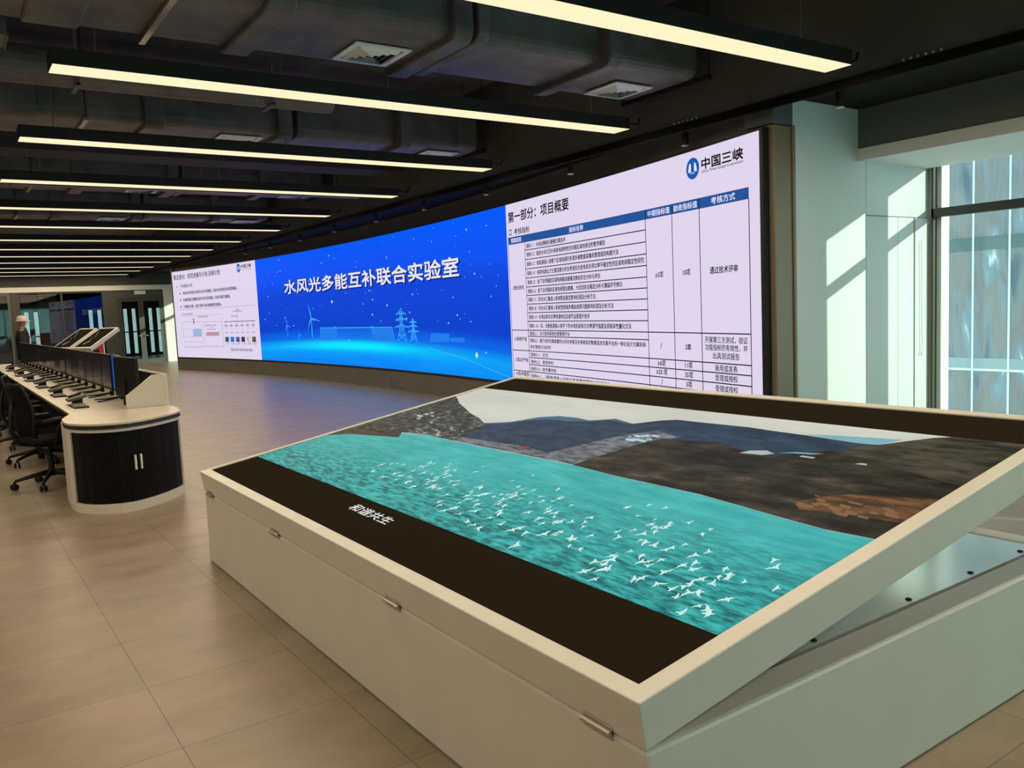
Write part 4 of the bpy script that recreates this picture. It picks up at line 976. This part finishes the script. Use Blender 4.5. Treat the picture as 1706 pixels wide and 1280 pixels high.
# ------------------------------------------------------------------ person in a helmet
pr = thing('person', 'person in dark jacket and pale hard hat standing beyond the monitors', 'person', (1.78, 23.9, 0), 0)
def skin(name, pts, edges, rad, m, par, sub=2, root=0):
    me = bpy.data.meshes.new(name); me.from_pydata(pts, edges, []); o = bpy.data.objects.new(name, me); COL.objects.link(o); o.parent = par
    sk = o.modifiers.new('skin', 'SKIN'); sk.use_smooth_shade = True
    lay_ = me.skin_vertices[0].data
    for i, r in enumerate(rad): lay_[i].radius = r if isinstance(r, tuple) else (r, r)
    lay_[root].use_root = True
    sb_ = o.modifiers.new('sub', 'SUBSURF'); sb_.levels = sub; sb_.render_levels = sub
    me.materials.append(m); return o
SKIN = mat('skin', (.42, .24, .17), .55); JACK = mat('dark_jacket', (.015, .017, .022), .8); TROU = mat('dark_trousers', (.02, .02, .03), .8)
# body facing +X, arms a little bent
P = [(0,0,.93),(0,0,1.08),(.005,0,1.25),(0,0,1.40),(.012,0,1.48),(.03,0,1.555),(.045,0,1.62),(.035,0,1.68),
     (0,.09,.88),(.01,.10,.50),(-.01,.10,.09),(.06,.105,.045),(.15,.11,.03),(0,-.09,.88),(.01,-.10,.50),(-.01,-.10,.09),(.06,-.105,.045),(.15,-.11,.03),
     (0,.13,1.40),(-.02,.20,1.36),(-.02,.24,1.10),(.10,.22,.90),(.16,.21,.85),(0,-.13,1.40),(-.02,-.20,1.36),(-.02,-.24,1.10),(.10,-.22,.90),(.16,-.21,.85)]
Ed = [(0,1),(1,2),(2,3),(3,4),(4,5),(5,6),(6,7),(0,8),(8,9),(9,10),(10,11),(11,12),(0,13),(13,14),(14,15),(15,16),(16,17),(3,18),(18,19),(19,20),(20,21),(21,22),(3,23),(23,24),(24,25),(25,26),(26,27)]
Rd = [(.12,.15),(.11,.14),(.12,.16),(.10,.14),.055,.075,.090,.08,.085,.058,.042,.045,.03,.085,.058,.042,.045,.03,.07,.06,.046,.036,.03,.07,.06,.046,.036,.03]
skin('body', P, Ed, Rd, SKIN, pr)
jp = [(0,0,.90),(0,0,1.08),(.005,0,1.25),(0,0,1.40),(.012,0,1.47),(0,.13,1.40),(-.02,.20,1.36),(-.02,.24,1.10),(.09,.22,.92),(0,-.13,1.40),(-.02,-.20,1.36),(-.02,-.24,1.10),(.09,-.22,.92)]
skin('jacket', jp, [(0,1),(1,2),(2,3),(3,4),(3,5),(5,6),(6,7),(7,8),(3,9),(9,10),(10,11),(11,12)], [(.17,.20),(.165,.19),(.18,.21),(.155,.19),.080,.105,.095,.075,.06,.105,.095,.075,.06], JACK, pr)
skin('trousers', [(0,0,.92),(0,.09,.86),(.01,.10,.50),(-.01,.10,.10),(0,-.09,.86),(.01,-.10,.50),(-.01,-.10,.10)], [(0,1),(1,2),(2,3),(0,4),(4,5),(5,6)], [(.14,.17),.105,.078,.062,.105,.078,.062], TROU, pr)
hm = MB().lathe([(.152, 1.655), (.150, 1.66), (.128, 1.665), (.126, 1.70), (.112, 1.745), (.075, 1.78), (.03, 1.793), (.004, 1.795)], 24, Matrix.Translation((.03, 0, 0)))
hm.prism([(.12, -.10), (.19, -.075), (.225, -.03), (.225, .03), (.19, .075), (.12, .10)], 1.652, 1.664)
hm.build('hard_hat', mat('pale_helmet', (.62, .50, .38), .4), pr, smooth=True)
fc = MB()
for s in (-1, 1):
    fc.lathe([(.004, .123), (.011, .120), (.012, .112)], 10, Matrix.Translation((.025, s*.034, 1.61)) @ Matrix.Rotation(PI/2, 4, 'Y'))
fc.build('eyes', BLACK, pr); 
MB().add([(.130, 0, 1.605), (.118, -.016, 1.572), (.118, .016, 1.572), (.152, 0, 1.578)], [(0, 1, 3), (0, 3, 2), (1, 2, 3), (0, 2, 1)]).build('nose', SKIN, pr)
MB().box(.112, .128, -.022, .022, 1.540, 1.546).build('mouth', mat('lips', (.25, .1, .08), .5), pr)
for s in (-1, 1): MB().lathe([(.012, -.008), (.026, -.004), (.026, .004), (.012, .008)], 12, Matrix.Translation((.02, s*.098, 1.60)) @ Matrix.Rotation(PI/2, 4, 'X')).build('ear', SKIN, pr)
hs = MB()
for s in (-1, 1):
    b0 = Vector((.19, s*.21, .82))
    hs.box(-.02, .02, -.038, .038, -.045, .045, Matrix.Translation((.17, s*.21, .85)))
    for k, ln_ in enumerate((.062, .072, .068, .055)): hs.tube([(.18, s*.21-.03+k*.02, .815), (.19, s*.21-.03+k*.02, .815-ln_*.5), (.175, s*.21-.03+k*.02, .815-ln_)], [.010, .009, .007], 6)
    hs.tube([(.19, s*.17, .86), (.215, s*.165, .83), (.21, s*.168, .80)], [.012, .010, .008], 6)
hs.build('hands', SKIN, pr, smooth=True)

# ------------------------------------------------------------------ pull cord of the blind and building outside
tag(MB().tube([(8.55, YW-.03, 2.0), (8.565, YW-.03, 1.5), (8.56, YW-.03, 1.10), (8.575, YW-.03, .92), (8.56, YW-.03, .80), (8.54, YW-.03, .84)], .004, 6).build('pull_cord', WHITEP, smooth=True), 'thin white pull cord hanging in front of the grey wall by the window', 'cord')
fb = thing('glass_office_building', 'glass office building with pale mullions outside the window', 'building', (30, 0, 0))
fm = emit_noise  # facade glass: brown, blue and white reflections painted into the base colour
FG = bpy.data.materials.new('facade_glass'); FG.use_nodes = True
fn_ = FG.node_tree; fb_ = fn_.nodes['Principled BSDF']; fb_.inputs['Roughness'].default_value = .15
ftc = fn_.nodes.new('ShaderNodeTexCoord'); fmp = fn_.nodes.new('ShaderNodeMapping'); fmp.inputs['Scale'].default_value = (1, 1.5, .3)
fns = fn_.nodes.new('ShaderNodeTexNoise'); fns.inputs['Scale'].default_value = 1.1; fns.inputs['Detail'].default_value = 3; fns.inputs['Distortion'].default_value = .25
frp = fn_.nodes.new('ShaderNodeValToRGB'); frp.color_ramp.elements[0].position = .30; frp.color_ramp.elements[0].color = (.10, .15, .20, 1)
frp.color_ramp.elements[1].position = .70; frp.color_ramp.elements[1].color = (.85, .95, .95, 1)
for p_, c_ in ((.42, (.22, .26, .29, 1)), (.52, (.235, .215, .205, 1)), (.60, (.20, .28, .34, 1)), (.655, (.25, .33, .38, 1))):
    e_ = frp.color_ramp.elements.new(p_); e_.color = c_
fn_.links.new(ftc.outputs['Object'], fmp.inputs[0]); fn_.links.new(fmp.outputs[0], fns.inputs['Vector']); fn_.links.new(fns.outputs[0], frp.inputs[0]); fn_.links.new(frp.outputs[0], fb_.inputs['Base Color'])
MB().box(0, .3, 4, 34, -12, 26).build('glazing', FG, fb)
MULL = mat('facade_mullion', (.75, .85, .88), .4)
for k in range(25): MB().box(-.04, 0, 4.0+k*1.2-.03, 4.0+k*1.2+.03, -12, 26).build('mullion', MULL, fb)
for k in range(5): MB().box(-.03, 0, 4, 34, -9.9+k*8.4, -9.82+k*8.4).build('floor_band', MULL, fb)
SPN = mat('facade_spandrel', (.10, .16, .17), .3); SPL = mat('facade_pale_band', (.30, .40, .42), .3)
for k in range(9): MB().box(-.02, 0, 4, 34, -9.9+k*4.2, -9.45+k*4.2).build('spandrel', SPN if k % 2 else SPL, fb)
